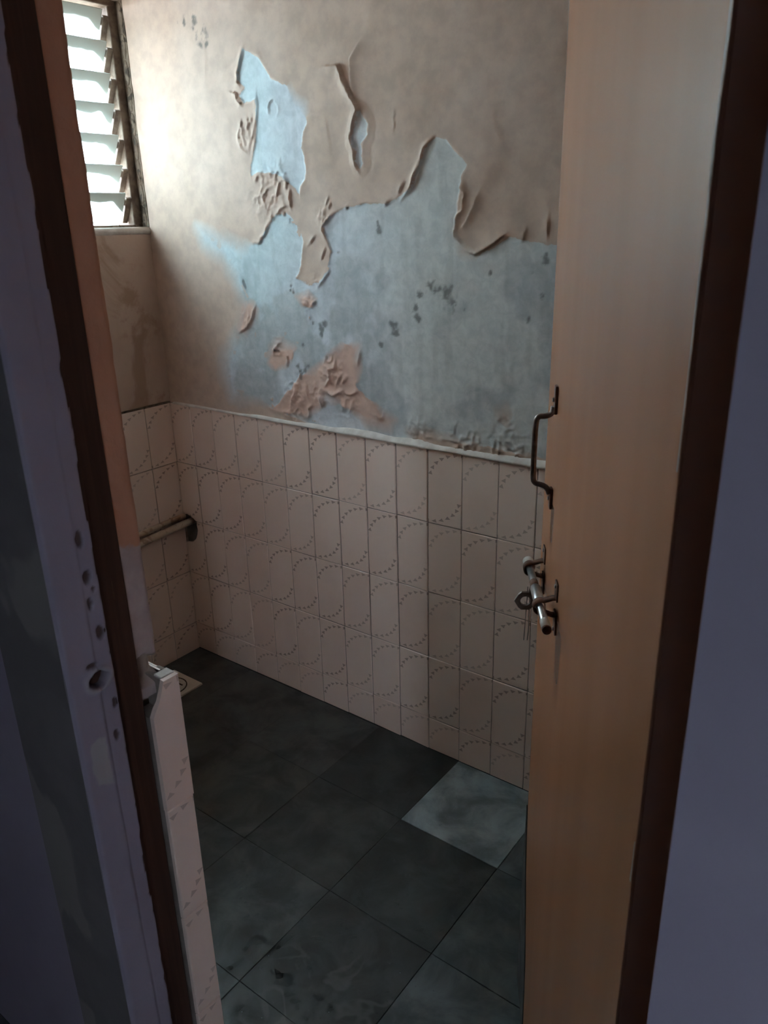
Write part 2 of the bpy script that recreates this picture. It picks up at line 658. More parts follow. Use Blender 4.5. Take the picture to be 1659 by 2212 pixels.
M = dict(
    peel=mat_peeling(), tile=mat_tile(), slab=mat_slab(), door=mat_door(),
    jamb=mat_frame_face(), wood=mat_brown_wood(), cement=mat_cement_patch(), reveal=mat_reveal(),
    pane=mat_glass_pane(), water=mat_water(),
    lavender=mat_lavender('lavender_wall_paint', (0.255, 0.225, 0.285), (0.275, 0.243, 0.305), (0.25, 0.235, 0.275)),
    peach=mottled('stained_peach_paint', (0.545, 0.405, 0.335), (0.50, 0.365, 0.295), 7, 0.8, 0.3, 60, 0.2, (0.40, 0.27, 0.20), 5),
    grout=mottled('grey_tile_grout', (0.30, 0.25, 0.22), (0.22, 0.18, 0.155), 20, 0.9, 0.3, 150, 0.2),
    fillet=mottled('whitewashed_cement', (0.66, 0.60, 0.56), (0.54, 0.47, 0.43), 25, 0.85, 0.4, 80, 0.2),
    bed=mottled('dark_mortar_bed', (0.030, 0.030, 0.030), (0.045, 0.044, 0.042), 20, 0.9, 0.3, 90, 0.2),
    ceil=mottled('whitewashed_ceiling', (0.74, 0.71, 0.68), (0.70, 0.66, 0.62), 4, 0.9, 0.2, 40, 0.2),
    passage=mottled('passage_lavender_plaster', (0.255, 0.225, 0.285), (0.23, 0.205, 0.26), 4, 0.8, 0.2, 40, 0.2),
    passfloor=mottled('passage_stone_floor', (0.09, 0.09, 0.09), (0.06, 0.06, 0.06), 6, 0.5, 0.2, 40, 0.4),
    dirty=mottled('grimy_window_plaster', (0.22, 0.165, 0.125), (0.14, 0.10, 0.075), 30, 0.9, 0.6, 60, 0.2, (0.06, 0.045, 0.035), 28),
    rustframe=mottled('rusty_window_frame', (0.20, 0.15, 0.115), (0.11, 0.075, 0.055), 30, 0.7, 0.4, 120, 0.4),
    chrome=mottled('dull_chrome', (0.56, 0.55, 0.56), (0.42, 0.41, 0.42), 60, 0.3, 0.1, 200, 0.5),
    oldsteel=mottled('tarnished_steel', (0.30, 0.26, 0.24), (0.19, 0.15, 0.13), 60, 0.42, 0.2, 200, 0.5),
    rust=mottled('rusted_steel', (0.16, 0.075, 0.045), (0.09, 0.045, 0.03), 90, 0.75, 0.4, 200, 0.3),
    cap=mottled('cream_plastic_cap', (0.55, 0.50, 0.46), (0.50, 0.45, 0.41), 50, 0.45, 0.0),
    pvc=mottled('yellowed_pipe', (0.58, 0.46, 0.36), (0.50, 0.38, 0.29), 20, 0.5, 0.15, 90, 0.4, (0.34, 0.22, 0.15), 22),
    ceramic=mottled('cream_ceramic', (0.62, 0.54, 0.47), (0.55, 0.47, 0.40), 12, 0.35, 0.05, 40),
    black=mottled('dark_rim_and_slot_shade', (0.060, 0.042, 0.032), (0.11, 0.082, 0.064), 40, 0.9, 0.5, 120, 0.2),  # dark rim colour, also paints shade into the drain openings
    bare=mottled('bare_worn_wood', (0.42, 0.36, 0.32), (0.34, 0.28, 0.24), 40, 0.8, 0.3, 90, 0.2),
    greydoor=mottled('swollen_grey_plywood', (0.10, 0.095, 0.095), (0.075, 0.07, 0.068), 20, 0.8, 0.4, 60, 0.2),
)
for nm in ('chrome', 'oldsteel'):
    M[nm].node_tree.nodes['Principled BSDF'].inputs['Metallic'].default_value = 1.0

# ------------------------------------------------------------------ sizes
TW, TH, TILE_TOP = 0.102, 0.202, 0.915
ROOM_X, FRONT_IN, FRONT_OUT, CEIL = 2.25, -1.039, -1.179, 2.60
JAMB_L, JAMB_R = 1.278, 2.004

# ================================================================== far wall with peeling paint
def Z2(ox, oy, s, pts):
    return [wpt(ox + x / s, oy + y / s) for x, y in pts]


patch_upper = Z2(400, 0, 2.9625, [(375, 318), (470, 365), (520, 455), (545, 500), (600, 530), (655, 545), (700, 620), (765, 665),
    (775, 790), (750, 850), (740, 950), (765, 1010), (775, 1090), (765, 1150), (735, 1200), (735, 1245), (690, 1190), (650, 1150),
    (600, 1112), (520, 1108), (430, 1115), (425, 1050), (450, 900), (460, 740), (455, 620), (380, 662), (345, 615), (385, 560),
    (340, 520), (340, 450), (355, 390)])
patch_big = [wpt(*p) for p in [(425, 488), (470, 512), (520, 532), (562, 525), (578, 500), (590, 470), (618, 458), (640, 478),
    (655, 520), (652, 570), (640, 600), (665, 612), (690, 612), (707, 588), (716, 540), (700, 490), (716, 468), (745, 450),
    (790, 440), (835, 442), (862, 425), (890, 405), (905, 360), (920, 322), (942, 300), (962, 303), (985, 330), (1010, 355),
    (1000, 380), (990, 440), (984, 500), (1000, 545), (1030, 553), (1060, 540), (1100, 512), (1140, 520), (1180, 530),
    (1215, 526), (1300, 545), (1420, 560), (1420, 1060), (1180, 1012), (1000, 985), (900, 962), (800, 948), (700, 935), (650, 905),
    (600, 888), (560, 866), (500, 862), (488, 820), (485, 780), (500, 740), (520, 705), (540, 670), (520, 640), (505, 600),
    (480, 560), (440, 530)]]
patch_tear = Z2(660, 90, 6.32, [(745, 950), (820, 1060), (860, 1130), (840, 1200), (850, 1260), (800, 1340), (760, 1400), (780, 1480),
    (765, 1560), (790, 1660), (745, 1750), (690, 1620), (695, 1500), (640, 1390), (640, 1300), (700, 1080)])
film_islands = [[wpt(*p) for p in q] for q in [
    [(588, 884), (620, 852), (640, 825), (668, 800), (700, 775), (720, 755), (745, 740), (775, 745), (781, 790), (771, 830), (790, 860),
     (850, 908), (842, 930), (792, 915), (762, 890), (735, 872), (705, 862), (690, 882), (664, 902), (640, 896)],
    [(585, 752), (604, 737), (625, 745), (640, 752), (632, 775), (618, 792), (596, 800), (578, 785)],
    [(525, 655), (548, 655), (556, 668), (548, 698), (530, 718), (512, 716), (520, 690)],
    [(640, 640), (668, 632), (684, 646), (680, 664), (655, 662)],
    [(1078, 885), (1092, 878), (1102, 898), (1096, 918), (1082, 908)],
    [(880, 930), (930, 932), (1000, 955), (1080, 972), (1150, 985), (1185, 998), (1185, 1014), (1000, 988), (900, 962)],
]]

# raised crack lips: pixel frame (ox, oy, scale), points, height m, width m, raised side in the picture
LIPS = [
    (660, 90, 6.32, [(240, 330), (350, 322), (465, 330), (560, 560), (625, 690), (705, 850), (742, 930), (690, 1100), (630, 1300)], 0.011, 0.016, 'L'),
    (660, 90, 6.32, [(630, 1300), (650, 1400), (690, 1500), (680, 1620), (740, 1745)], 0.007, 0.012, 'L'),
    (660, 90, 6.32, [(715, 20), (600, 250), (610, 330), (620, 600), (660, 720)], 0.005, 0.014, 'R'),
    (660, 90, 6.32, [(1220, 950), (1215, 1250)], 0.002, 0.006, 'L'),
    (960, 350, 6.38, [(455, 430), (400, 600), (290, 830), (235, 895)], 0.006, 0.012, 'R'),
    (960, 350, 6.38, [(190, 290), (262, 420), (255, 650), (150, 740), (118, 1000), (215, 1150)], 0.006, 0.008, 'R'),
    (960, 350, 6.38, [(850, 1005), (700, 1120), (520, 1235), (420, 1290), (230, 1210)], 0.006, 0.012, 'L'),
    (960, 350, 6.38, [(1130, 940), (1095, 1070)], 0.004, 0.010, 'L'),
    (960, 350, 6.38, [(1445, 750), (1440, 1010)], 0.004, 0.012, 'L'),
    (700, 280, 5.18, [(1220, 100), (1130, 220), (1080, 420), (1010, 540), (990, 650), (890, 775)], 0.006, 0.010, 'L'),
    (700, 280, 5.18, [(890, 610), (845, 720)], 0.005, 0.010, 'L'),
    (700, 280, 5.18, [(735, 800), (680, 865)], 0.005, 0.010, 'L'),
    (460, 90, 6.38, [(425, 110), (400, 230), (375, 360), (345, 430), (355, 500), (345, 560), (375, 610)], 0.006, 0.010, 'L'),
    (460, 90, 6.38, [(255, 690), (320, 715), (355, 800), (410, 870)], 0.006, 0.010, 'L'),
    (460, 90, 6.38, [(600, 660), (620, 900), (600, 1110), (560, 1300), (515, 1440)], 0.003, 0.008, 'L'),
    (460, 90, 6.38, [(400, 1090), (415, 1180)], 0.005, 0.008, 'L'),
    (460, 90, 6.38, [(480, 1030), (500, 1150), (480, 1230)], 0.004, 0.007, 'L'),
    (460, 90, 6.38, [(540, 1050), (545, 1110)], 0.004, 0.007, 'L'),
    (460, 90, 6.38, [(380, 1210), (360, 1350), (400, 1450), (480, 1540)], 0.003, 0.007, 'L'),
    (460, 90, 6.38, [(830, 795), (780, 850), (765, 910), (785, 990)], 0.004, 0.005, 'L'),
    (460, 90, 6.38, [(830, 795), (880, 870), (900, 960), (865, 1030)], 0.003, 0.005, 'R'),
    (480, 350, 5.925, [(820, 190), (850, 260), (840, 360)], 0.004, 0.008, 'L'),
    (480, 350, 5.925, [(885, 360), (885, 450), (900, 575)], 0.006, 0.010, 'L'),
    (480, 350, 5.925, [(830, 575), (770, 610), (745, 640)], 0.005, 0.008, 'L'),
    (480, 350, 5.925, [(650, 660), (680, 745)], 0.005, 0.008, 'L'),
    (480, 350, 5.925, [(610, 790), (580, 860), (575, 910), (550, 950), (510, 980), (512, 1030), (460, 1055)], 0.005, 0.008, 'L'),
    (480, 350, 5.925, [(760, 260), (740, 330), (720, 430)], 0.005, 0.008, 'L'),
    (480, 350, 5.925, [(470, 180), (450, 270)], 0.004, 0.008, 'L'),
    (480, 350, 5.925, [(1195, 960), (1120, 1060)], 0.005, 0.008, 'L'),
    (480, 350, 5.925, [(1330, 1100), (1280, 1260)], 0.004, 0.008, 'L'),
    (480, 350, 5.925, [(1380, 1405), (1265, 1580)], 0.005, 0.008, 'L'),
    (480, 350, 5.925, [(265, 1490), (300, 1630)], 0.005, 0.008, 'L'),
    (480, 350, 5.925, [(1375, 450), (1345, 560)], 0.004, 0.007, 'L'),
    (480, 350, 5.925, [(1395, 520), (1385, 600)], 0.004, 0.007, 'L'),
    (480, 350, 5.925, [(1380, 740), (1310, 820), (1300, 880), (1360, 960)], 0.004, 0.007, 'L'),
    (480, 350, 5.925, [(1615, 560), (1590, 610)], 0.004, 0.007, 'L'),
    (480, 350, 5.925, [(570, 390), (535, 475)], 0.004, 0.007, 'L'),
    (480, 350, 5.925, [(1060, 225), (1000, 320), (995, 440)], 0.003, 0.012, 'R'),
    (180, 450, 2.9625, [(1105, 630), (1090, 700), (1060, 760), (1005, 795)], 0.006, 0.009, 'L'),
    (560, 700, 5.53, [(920, 450), (925, 530), (850, 550), (870, 660), (810, 745)], 0.006, 0.009, 'L'),
    (560, 700, 5.53, [(1225, 320), (1190, 490)], 0.005, 0.008, 'L'),
    (560, 700, 5.53, [(250, 230), (190, 345)], 0.005, 0.008, 'L'),
    (560, 700, 5.53, [(340, 330), (360, 430), (345, 500)], 0.005, 0.008, 'L'),
    (560, 700, 5.53, [(985, 630), (935, 735)], 0.006, 0.008, 'L'),
    (560, 700, 5.53, [(1055, 650), (1010, 710)], 0.006, 0.008, 'L'),
    (560, 700, 5.53, [(465, 780), (405, 940)], 0.007, 0.009, 'L'),
    (560, 700, 5.53, [(580, 750), (605, 880)], 0.006, 0.008, 'L'),
    (560, 700, 5.53, [(750, 830), (765, 1000)], 0.007, 0.009, 'L'),
    (560, 700, 5.53, [(1010, 800), (890, 860), (830, 820)], 0.008, 0.008, 'L'),
    (560, 700, 5.53, [(1190, 810), (1110, 850), (1020, 830)], 0.006, 0.008, 'L'),
    (560, 700, 5.53, [(640, 970), (605, 1010), (620, 1080), (595, 1125)], 0.006, 0.008, 'L'),
]
ROUGH = [(640, 850, 32), (690, 850, 28), (720, 800, 38), (750, 872, 32), (820, 895, 18), (640, 890, 28), (900, 942, 34), (1000, 970, 44),
         (1095, 985, 50), (536, 690, 18), (602, 752, 22), (575, 420, 42), (528, 290, 20), (1090, 905, 14), (668, 650, 20), (688, 606, 12),
         (600, 380, 30), (700, 470, 18)]
SOOT = [(384, 50, 3), (398, 46, 4), (419, 48, 5), (417, 62, 4), (424, 75, 4), (444, 62, 5), (446, 70, 4), (437, 84, 4), (434, 98, 4), (446, 98, 3),
        (968, 640, 9), (972, 630, 5), (930, 621, 6), (948, 624, 4), (906, 634, 4), (898, 668, 5), (901, 680, 5), (905, 690, 5), (851, 708, 6), (856, 716, 5),
        (846, 702, 4), (822, 748, 4), (1180, 563, 5), (1003, 668, 3), (980, 668, 4), (1060, 590, 3), (696, 712, 6), (702, 702, 5), (648, 802, 7), (660, 790, 6),
        (676, 700, 3), (655, 745, 3), (595, 755, 3), (820, 500, 4), (815, 480, 3), (1140, 690, 3), (1170, 640, 3), (1150, 590, 3)]

fx = np.concatenate([np.arange(0.0, 1.50, 0.0034), np.linspace(1.50, ROOM_X, 24)])
PK_X, PK_Z0, PK_Z1 = 0.0765, 0.415, 0.533       # pocket broken out of the wall where the pipe goes in
fz = np.concatenate([[0.0, 0.14, 0.28, PK_Z0, PK_Z1, 0.65, 0.77, 0.89], np.arange(0.90, 2.16, 0.0034), np.linspace(2.17, CEIL, 12)])
gx, gz = np.meshgrid(fx, fz, indexing='ij')
wob = (fbm(gx, gz, 28, 3, 4) - 0.5) * 0.020
sd = np.maximum(sd_poly(gx, gz, patch_upper), sd_poly(gx, gz, patch_big))
isl = np.full(gx.shape, -1.0)
for q in film_islands:
    isl = np.maximum(isl, sd_poly(gx, gz, q))
sd = np.minimum(sd + wob * 0.5, -isl + wob * 0.9)
sd = np.maximum(sd, sd_poly(gx, gz, patch_tear) + wob * 0.1)
# small chips of paint still holding on in the bare plaster, and small bare chips in the paint
chips = fbm(gx, gz, 42, 31, 3)
holding = (sd > 0) & (sd < 0.03) & (chips > 0.70) & (gx < 0.75) & (gz < 1.5)
sd = np.where(holding, -0.002, sd)
# where the paint has powdered away the edge is soft, where it has flaked it is sharp
soft = 0.0012 + 0.030 * sstep(0.50, 0.30, gx + (fbm(gx, gz, 9, 66, 2) - 0.5) * 0.25) * sstep(1.62, 1.40, gz) + 0.016 * sstep(0.52, 0.66, fbm(gx, gz, 7, 67, 2))
soft = np.where(sd_poly(gx, gz, patch_tear) > -0.02, 0.0012, soft)
isoft = 0.012 * sstep(-0.02, 0.0, isl) * sstep(0.45, 0.6, fbm(gx, gz, 15, 68, 2))
soft = soft + isoft
film = 1 - sstep(-0.0010, 0.0012, sd)
hgt = 0.0011 * film * sstep(0.012, 0.002, soft)
curl = sstep(-0.016, -0.0005, sd) * film * (fbm(gx, gz, 24, 8, 3) ** 3) * 0.0075 * sstep(0.012, 0.002, soft)
hgt += curl
for ox, oy, s, pts, h, w, side in LIPS:
    P = Z2(ox, oy, s, pts)
    x0, x1 = min(p[0] for p in P) - 0.09, max(p[0] for p in P) + 0.09
    z0, z1 = min(p[1] for p in P) - 0.09, max(p[1] for p in P) + 0.09
    ia, ib = np.searchsorted(fx, [x0, x1])
    ja, jb = np.searchsorted(fz, [z0, z1])
    sx, sz = gx[ia:ib, ja:jb], gz[ia:ib, ja:jb]
    jit = (vnoise(sx, sz, 90, 61) - 0.5) * 0.004
    d, sg, t = polyline(sx + jit, sz + jit, P)
    down = P[-1][1] < P[0][1]
    # left of travel is +; travelling downward on the wall, the picture's right is +
    want = (1 if side == 'R' else -1) * (1 if down else -1)
    up = sstep(-0.0008, 0.0008, np.where(sg * want > 0, d, -d))
    taper = sstep(0, 0.12, t) * sstep(1.0, 0.88, t) if len(P) > 2 else sstep(0, 0.25, t) * sstep(1.0, 0.75, t)
    hgt[ia:ib, ja:jb] += 1.1 * h * np.exp(-(d / w) ** 1.4) * up * (0.35 + 0.65 * taper)
soot = np.zeros(gx.shape)
rgh = np.zeros(gx.shape)
for x, y, r in ROUGH:
    cx, cz = wpt(x, y)
    rr = r * 0.00125
    rgh = np.maximum(rgh, np.exp(-((gx - cx) ** 2 + (gz - cz) ** 2) / (2 * (rr * 0.75) ** 2)))
ridged = 1 - np.abs(2 * fbm(gx, gz, 55, 77, 3) - 1)
hgt += rgh * (np.clip(ridged - 0.72, 0, 1) * 0.018 + fbm(gx, gz, 110, 5, 2) * 0.002)
for x, y, r in SOOT:
    cx, cz = wpt(x, y)
    rr = r * 0.00125
    dd = np.hypot((gx - cx) * 1.3, gz - cz) / (rr * 1.5) + (fbm(gx, gz, 75, 15, 3) - 0.5) * 4.0
    soot = np.maximum(soot, 0.8 * (1 - sstep(0.1, 1.5, dd)) * (np.hypot(gx - cx, gz - cz) < rr * 3))
# soft undulation of the hand-trowelled plaster
hgt += (fbm(gx, gz, 6, 12, 3) - 0.5) * 0.006 + (fbm(gx, gz, 17, 19, 2) - 0.5) * 0.0016
# plaster swells a little above the tiles
fade = sstep(1.48, 1.55, gx)
hgt = hgt * (1 - fade) * sstep(0.88, 0.90, gz)


def lerp3(f, a, b):
    return f[..., None] * np.array(b) + (1 - f[..., None]) * np.array(a)


n1, n2 = fbm(gx, gz, 5, 40, 4), fbm(gx, gz, 13, 44, 4)
cfilm = lerp3(sstep(0.35, 0.65, n1), (0.535, 0.402, 0.335), (0.50, 0.368, 0.300))
isl_w = sstep(-0.01, 0.004, isl) * sstep(0.95, 0.80, gx)
cfilm = cfilm * (1 - isl_w[..., None]) + np.array((0.60, 0.40, 0.33)) * isl_w[..., None]
bluew = sstep(0.70, 0.42, gx + (n1 - 0.5) * 0.25) * sstep(1.02, 1.18, gz)
cexp = lerp3(bluew, (0.57, 0.585, 0.625), (0.50, 0.57, 0.60))
grey = sstep(0.66, 1.02, gx + (n1 - 0.5) * 0.2)
cexp = cexp * (1 - grey[..., None]) + np.array((0.585, 0.585, 0.575)) * grey[..., None]
dirt = sstep(0.44, 0.60, fbm(gx, gz, 10, 52, 6)) * sstep(1.52, 1.25, gz + (n2 - 0.5) * 0.2) * 0.85
cexp = cexp * (1 - dirt[..., None]) + np.array((0.42, 0.43, 0.44)) * dirt[..., None]
streak = sstep(0.55, 0.75, fbm(gx * 3.0, gz * 0.5, 16, 58, 3)) * 0.25
cexp = cexp * (1 - streak[..., None] * 0.4)
wall_back = grid_object('wall_back', fx, fz, lambda a, b: (a, 0.006 - hgt, b), M['peel'],
                        attrs={'sd': sd, 'soft': soft, 'soot': soot, 'cfilm': cfilm, 'cexp': cexp}, flip=False,
                        skip=lambda c: (c[:, 0] < PK_X) & (c[:, 2] > PK_Z0) & (c[:, 2] < PK_Z1))
tag(wall_back, 'far wall with peeling peach paint over bare blue-grey plaster and a cream tile dado', 'wall', kind='structure')
boxes('backing', [((-0.15, 0.012, 0), (ROOM_X, 0.14, PK_Z0)), ((-0.15, 0.012, PK_Z1), (ROOM_X, 0.14, CEIL)),
                  ((-0.15, 0.012, PK_Z0), (0.0, 0.14, PK_Z1)), ((PK_X, 0.012, PK_Z0), (ROOM_X, 0.14, PK_Z1)),
                  ((0.0, 0.075, PK_Z0), (PK_X, 0.14, PK_Z1))], M['grout'], wall_back)

# ------------------------------------------------------------------ tiles
def tile_mesh(name, w, h, u0=0.0, u1=1.0, v0=0.0, v1=1.0, t=0.0075, cut=None):
    """face in local XZ looking to -Y, origin at the top left front corner"""
    g, e = 0.0009, 0.0016
    prof = [(g, 0.0, 1), (g + 0.0002, -t + e, 1), (g + e, -t, 0)]
    V, F, UV = [], [], []
    rings = []
    for d, y, _ in prof:
        rings.append([(d, y, -d), (w - d, y, -d), (w - d, y, -h + d), (d, y, -h + d)])
    for r in rings:
        V += r
    for i in range(2):
        for k in range(4):
            k2 = (k + 1) % 4
            F.append((i * 4 + k, (i + 1) * 4 + k, (i + 1) * 4 + k2, i * 4 + k2))
    F.append((8, 11, 10, 9))
    me = bpy.data.meshes.new(name)
    me.from_pydata(V, [], F)
    uv = me.uv_layers.new(name='UVMap')
    for p in me.polygons:
        for li in p.loop_indices:
            c = V[me.loops[li].vertex_index]
            uv.data[li].uv = (u0 + (u1 - u0) * c[0] / w, v1 + (v1 - v0) * c[2] / h)
    me.materials.append(M['tile'])
    return me


H_CUT = TILE_TOP - 4 * TH
full, base = tile_mesh('tile', TW, TH), tile_mesh('tile', TW, H_CUT, v0=1 - H_CUT / TH)


def poly_tile(pts, w, h, u0=0.0, u1=1.0, t=0.0075):
    """a tile broken to the outline pts (x, z from the top left corner)"""
    n = len(pts)
    V = [(a, yy, b) for yy in (0.0, -t) for a, b in pts]
    F = [tuple(n + i for i in range(n))[::-1]] + [(i, n + i, n + (i + 1) % n, (i + 1) % n) for i in range(n)]
    me = bpy.data.meshes.new('tile')
    me.from_pydata(V, [], F)
    uv = me.uv_layers.new(name='UVMap')
    for p in me.polygons:
        for li in p.loop_indices:
            c = V[me.loops[li].vertex_index]
            uv.data[li].uv = (u0 + (u1 - u0) * c[0] / w, 1 + c[2] / h)
    me.materials.append(M['tile'])
    return me


broken = {(0, 1): poly_tile([(0.001, -0.001), (TW - 0.001, -0.001), (TW - 0.001, -TH + 0.001), (0.068, -TH + 0.001), (0.060, -TH + 0.007), (0.045, -TH + 0.012),
                             (0.026, -TH + 0.018), (0.012, -TH + 0.013), (0.001, -TH + 0.010)], TW, TH),
          (0, 2): poly_tile([(0.073, -0.001), (TW - 0.001, -0.001), (TW - 0.001, -TH + 0.001), (0.001, -TH + 0.001), (0.001, -0.092), (0.014, -0.088),
                             (0.030, -0.086), (0.046, -0.078), (0.060, -0.066), (0.068, -0.050), (0.074, -0.030), (0.071, -0.014)], TW, TH)}


def put_tile(me, parent, loc, rz=0.0, tilt=0.0, lean=0.0):
    o = bpy.data.objects.new('tile', me)
    o.location = loc
    o.rotation_euler = (lean, 0, rz + tilt)
    return link(o, parent)


# the tilers' wall is not true: each course leans a little toward or away from the window
TILT = {6: -0.006, 7: -0.014, 8: -0.022, 9: -0.030, 10: 0.014, 11: 0.014, 12: 0.012, 13: 0.010}
for c in range(22):
    for r in range(5):
        z = TILE_TOP - r * TH
        a = TILT.get(c, 0.0) + rng.uniform(-0.004, 0.004)
        jz = rng.uniform(-0.0006, 0.0006)
        y = 0.0065 + math.sin(a) * -TW / 2
        put_tile(broken.get((c, r), base if r == 4 else full), wall_back, (c * TW, y, z + jz), 0, a, rng.uniform(-0.004, 0.004))
boxes('grout_bed', [((0, 0.0015, 0), (ROOM_X, 0.03, PK_Z0)), ((0, 0.0015, PK_Z1), (ROOM_X, 0.03, TILE_TOP)),
                    ((PK_X, 0.0015, PK_Z0), (ROOM_X, 0.03, PK_Z1))], M['grout'], wall_back)

# uneven whitewashed cement fillet along the top of the tiles
V, F = [], []
nx = 120
for i in range(nx + 1):
    x = 0.02 + (ROOM_X - 0.03) * i / nx
    k = 0.25 + 0.75 * sstep(0.25, 0.8, x)
    hh = (0.008 + 0.008 * float(vnoise(np.array(x), np.array(0.3), 14, 9))) * k
    dp = -0.002 - 0.004 * k - 0.003 * float(vnoise(np.array(x), np.array(1.3), 20, 9))
    V += [(x, 0.009, TILE_TOP - 0.002), (x, dp, TILE_TOP - 0.002), (x, dp + 0.001, TILE_TOP + hh * 0.25), (x, 0.001, TILE_TOP + hh), (x, 0.009, TILE_TOP + hh * 1.1)]
for i in range(nx):
    for k in range(4):
        F.append((i * 5 + k, (i + 1) * 5 + k, (i + 1) * 5 + k + 1, i * 5 + k + 1))
F += [(0, 1, 2, 3, 4), tuple(nx * 5 + k for k in (4, 3, 2, 1, 0))]
from_data('cement_fillet', V, F, M['fillet'], wall_back, smooth=True)

# ================================================================== left wall with window
wall_left = empty('wall_left', (0, -0.5, 0))
tag(wall_left, 'stained peach side wall with a cream tile dado below the louvre window', 'wall', kind='structure')


def L(o):
    o.matrix_parent_inverse = o.parent.matrix_basis.inverted() if o.parent else Matrix()
    return o


L(boxes('plaster', [((-0.15, FRONT_IN - 0.02, 0), (0.0, 0.012, WIN_Z0)), ((-0.15, FRONT_IN - 0.02, WIN_Z1), (0.0, 0.012, CEIL)),
                    ((-0.15, FRONT_IN - 0.02, WIN_Z0), (0.0, WIN_Y0, WIN_Z1))], M['peach'], wall_left))
L(box('reveal_face', (-0.15, 0.004, WIN_Z0), (0.001, 0.0125, WIN_Z1), M['dirty'], wall_left))
# rounded, whitewashed sill nose
V, F = tube_data([(-0.006, y, WIN_Z0 - 0.004) for y in np.linspace(WIN_Y0, 0.006, 14)], 0.012, 10)
L(from_data('sill', V, F, M['fillet'], wall_left, smooth=True))
for c in range(10):
    for r in range(5):
        z = TILE_TOP - r * TH
        o = put_tile(base if r == 4 else full, wall_left, (0.0005, -0.001 - (c + 1) * TW, z), math.pi / 2, rng.uniform(-0.004, 0.004))
        L(o)
L(box('grout_bed', (-0.01, FRONT_IN, 0), (0.005, 0.0, TILE_TOP), M['grout'], wall_left))
L(box('dirt_seam', (0.0, FRONT_IN, TILE_TOP - 0.003), (0.007, 0.0, TILE_TOP + 0.004), M['dirty'], wall_left))

# window: rusty side channels, clips and tilted frosted louvres
win = empty('window_1', (-0.08, -0.31, WIN_Z0))
tag(win, 'louvre window of frosted glass slats above the tiled side wall', 'window', kind='structure')
L(box('frame_channel', (-0.062, -0.024, WIN_Z0), (-0.030, 0.006, WIN_Z1), M['rustframe'], win, 0.002))
L(box('frame_channel', (-0.062, WIN_Y0, WIN_Z0), (-0.030, WIN_Y0 + 0.03, WIN_Z1), M['rustframe'], win, 0.002))
L(box('frame_rail', (-0.066, WIN_Y0, WIN_Z0), (-0.022, 0.0, WIN_Z0 + 0.014), M['dirty'], win, 0.002))
L(box('frame_rail', (-0.066, WIN_Y0, WIN_Z1 - 0.015), (-0.026, 0.0, WIN_Z1), M['rustframe'], win, 0.002))
PANE_P, PANE_L, TILTP = 0.078, 0.094, math.radians(29)
bm = bmesh.new()
add_box(bm, (-0.0025, -0.385, -PANE_L / 2), (0.0025, 0.385, PANE_L / 2), 0.0008)
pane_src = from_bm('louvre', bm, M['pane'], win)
pane_me = pane_src.data
bm = bmesh.new()
add_box(bm, (-0.005, 0.0, -PANE_L / 2 + 0.002), (0.005, 0.018, PANE_L / 2 - 0.014), 0.001)
add_box(bm, (-0.006, -0.006, PANE_L / 2 - 0.040), (-0.003, 0.004, PANE_L / 2 - 0.020), 0.0006)
clip_me = from_bm('clip', bm, M['rustframe'], win)
clip_src, clip_me = clip_me, clip_me.data
for i in range(8):
    zc = 1.468 + 0.040 + i * PANE_P
    if zc > WIN_Z1 - 0.02:
        break
    tl = TILTP + rng.uniform(-0.05, 0.05)
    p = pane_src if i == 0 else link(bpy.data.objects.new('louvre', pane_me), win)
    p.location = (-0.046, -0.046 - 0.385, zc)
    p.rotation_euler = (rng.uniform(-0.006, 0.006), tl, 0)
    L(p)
    q = clip_src if i == 0 else link(bpy.data.objects.new('clip', clip_me), win)
    q.location = (-0.046, -0.042, zc)
    q.rotation_euler = (0, tl, 0)
    L(q)
# crumbly mortar lumps along the window edge
for i in range(9):
    z = WIN_Z0 + 0.03 + i * 0.066 + rng.uniform(-0.01, 0.01)
    bm = bmesh.new()
    bmesh.ops.create_icosphere(bm, subdivisions=2, radius=1)
    for v in bm.verts:
        k = 1 + 0.35 * (float(vnoise(np.array(v.co.x * 1.3 + i), np.array(v.co.z * 1.3 + v.co.y), 1.4, 90)) - 0.5)
        v.co = Vector((v.co.x * 0.012 * k - 0.014 + rng.uniform(-0.0005, 0.0005), v.co.y * 0.005 * k + 0.005, v.co.z * 0.034 * k + z))
    L(from_bm('mortar_lump', bm, M['dirty'], wall_left, True))

# ================================================================== front wall, jambs, doorway
wall_front = empty('wall_front', (0.6, FRONT_IN, 0))
tag(wall_front, 'wall with the doorway, dark cement and lavender paint on its outer face', 'wall', kind='structure')
HEAD = 2.12
L(boxes('core', [((-0.15, FRONT_OUT + 0.006, 0), (JAMB_L - 0.030, FRONT_IN - 0.003, CEIL)), ((JAMB_R + 0.021, FRONT_OUT + 0.006, 0), (4.22, FRONT_IN, CEIL)),
                 ((JAMB_L - 0.004, FRONT_OUT + 0.006, HEAD), (JAMB_R + 0.002, FRONT_IN, CEIL))], M['peach'], wall_front))
L(boxes('outer_face', [((0.2, FRONT_OUT, 0), (1.146, FRONT_OUT + 0.006, CEIL))], M['lavender'], wall_front))
L(boxes('cement_band', [((1.146, FRONT_OUT - 0.0002, 0), (1.2945, FRONT_OUT + 0.006, CEIL))], M['cement'], wall_front))
L(boxes('outer_face', [((1.9905, FRONT_OUT, 0), (4.22, FRONT_OUT + 0.006, CEIL)), ((1.297, FRONT_OUT, HEAD + 0.002), (1.9905, FRONT_OUT + 0.006, CEIL))], M['lavender'], wall_front))
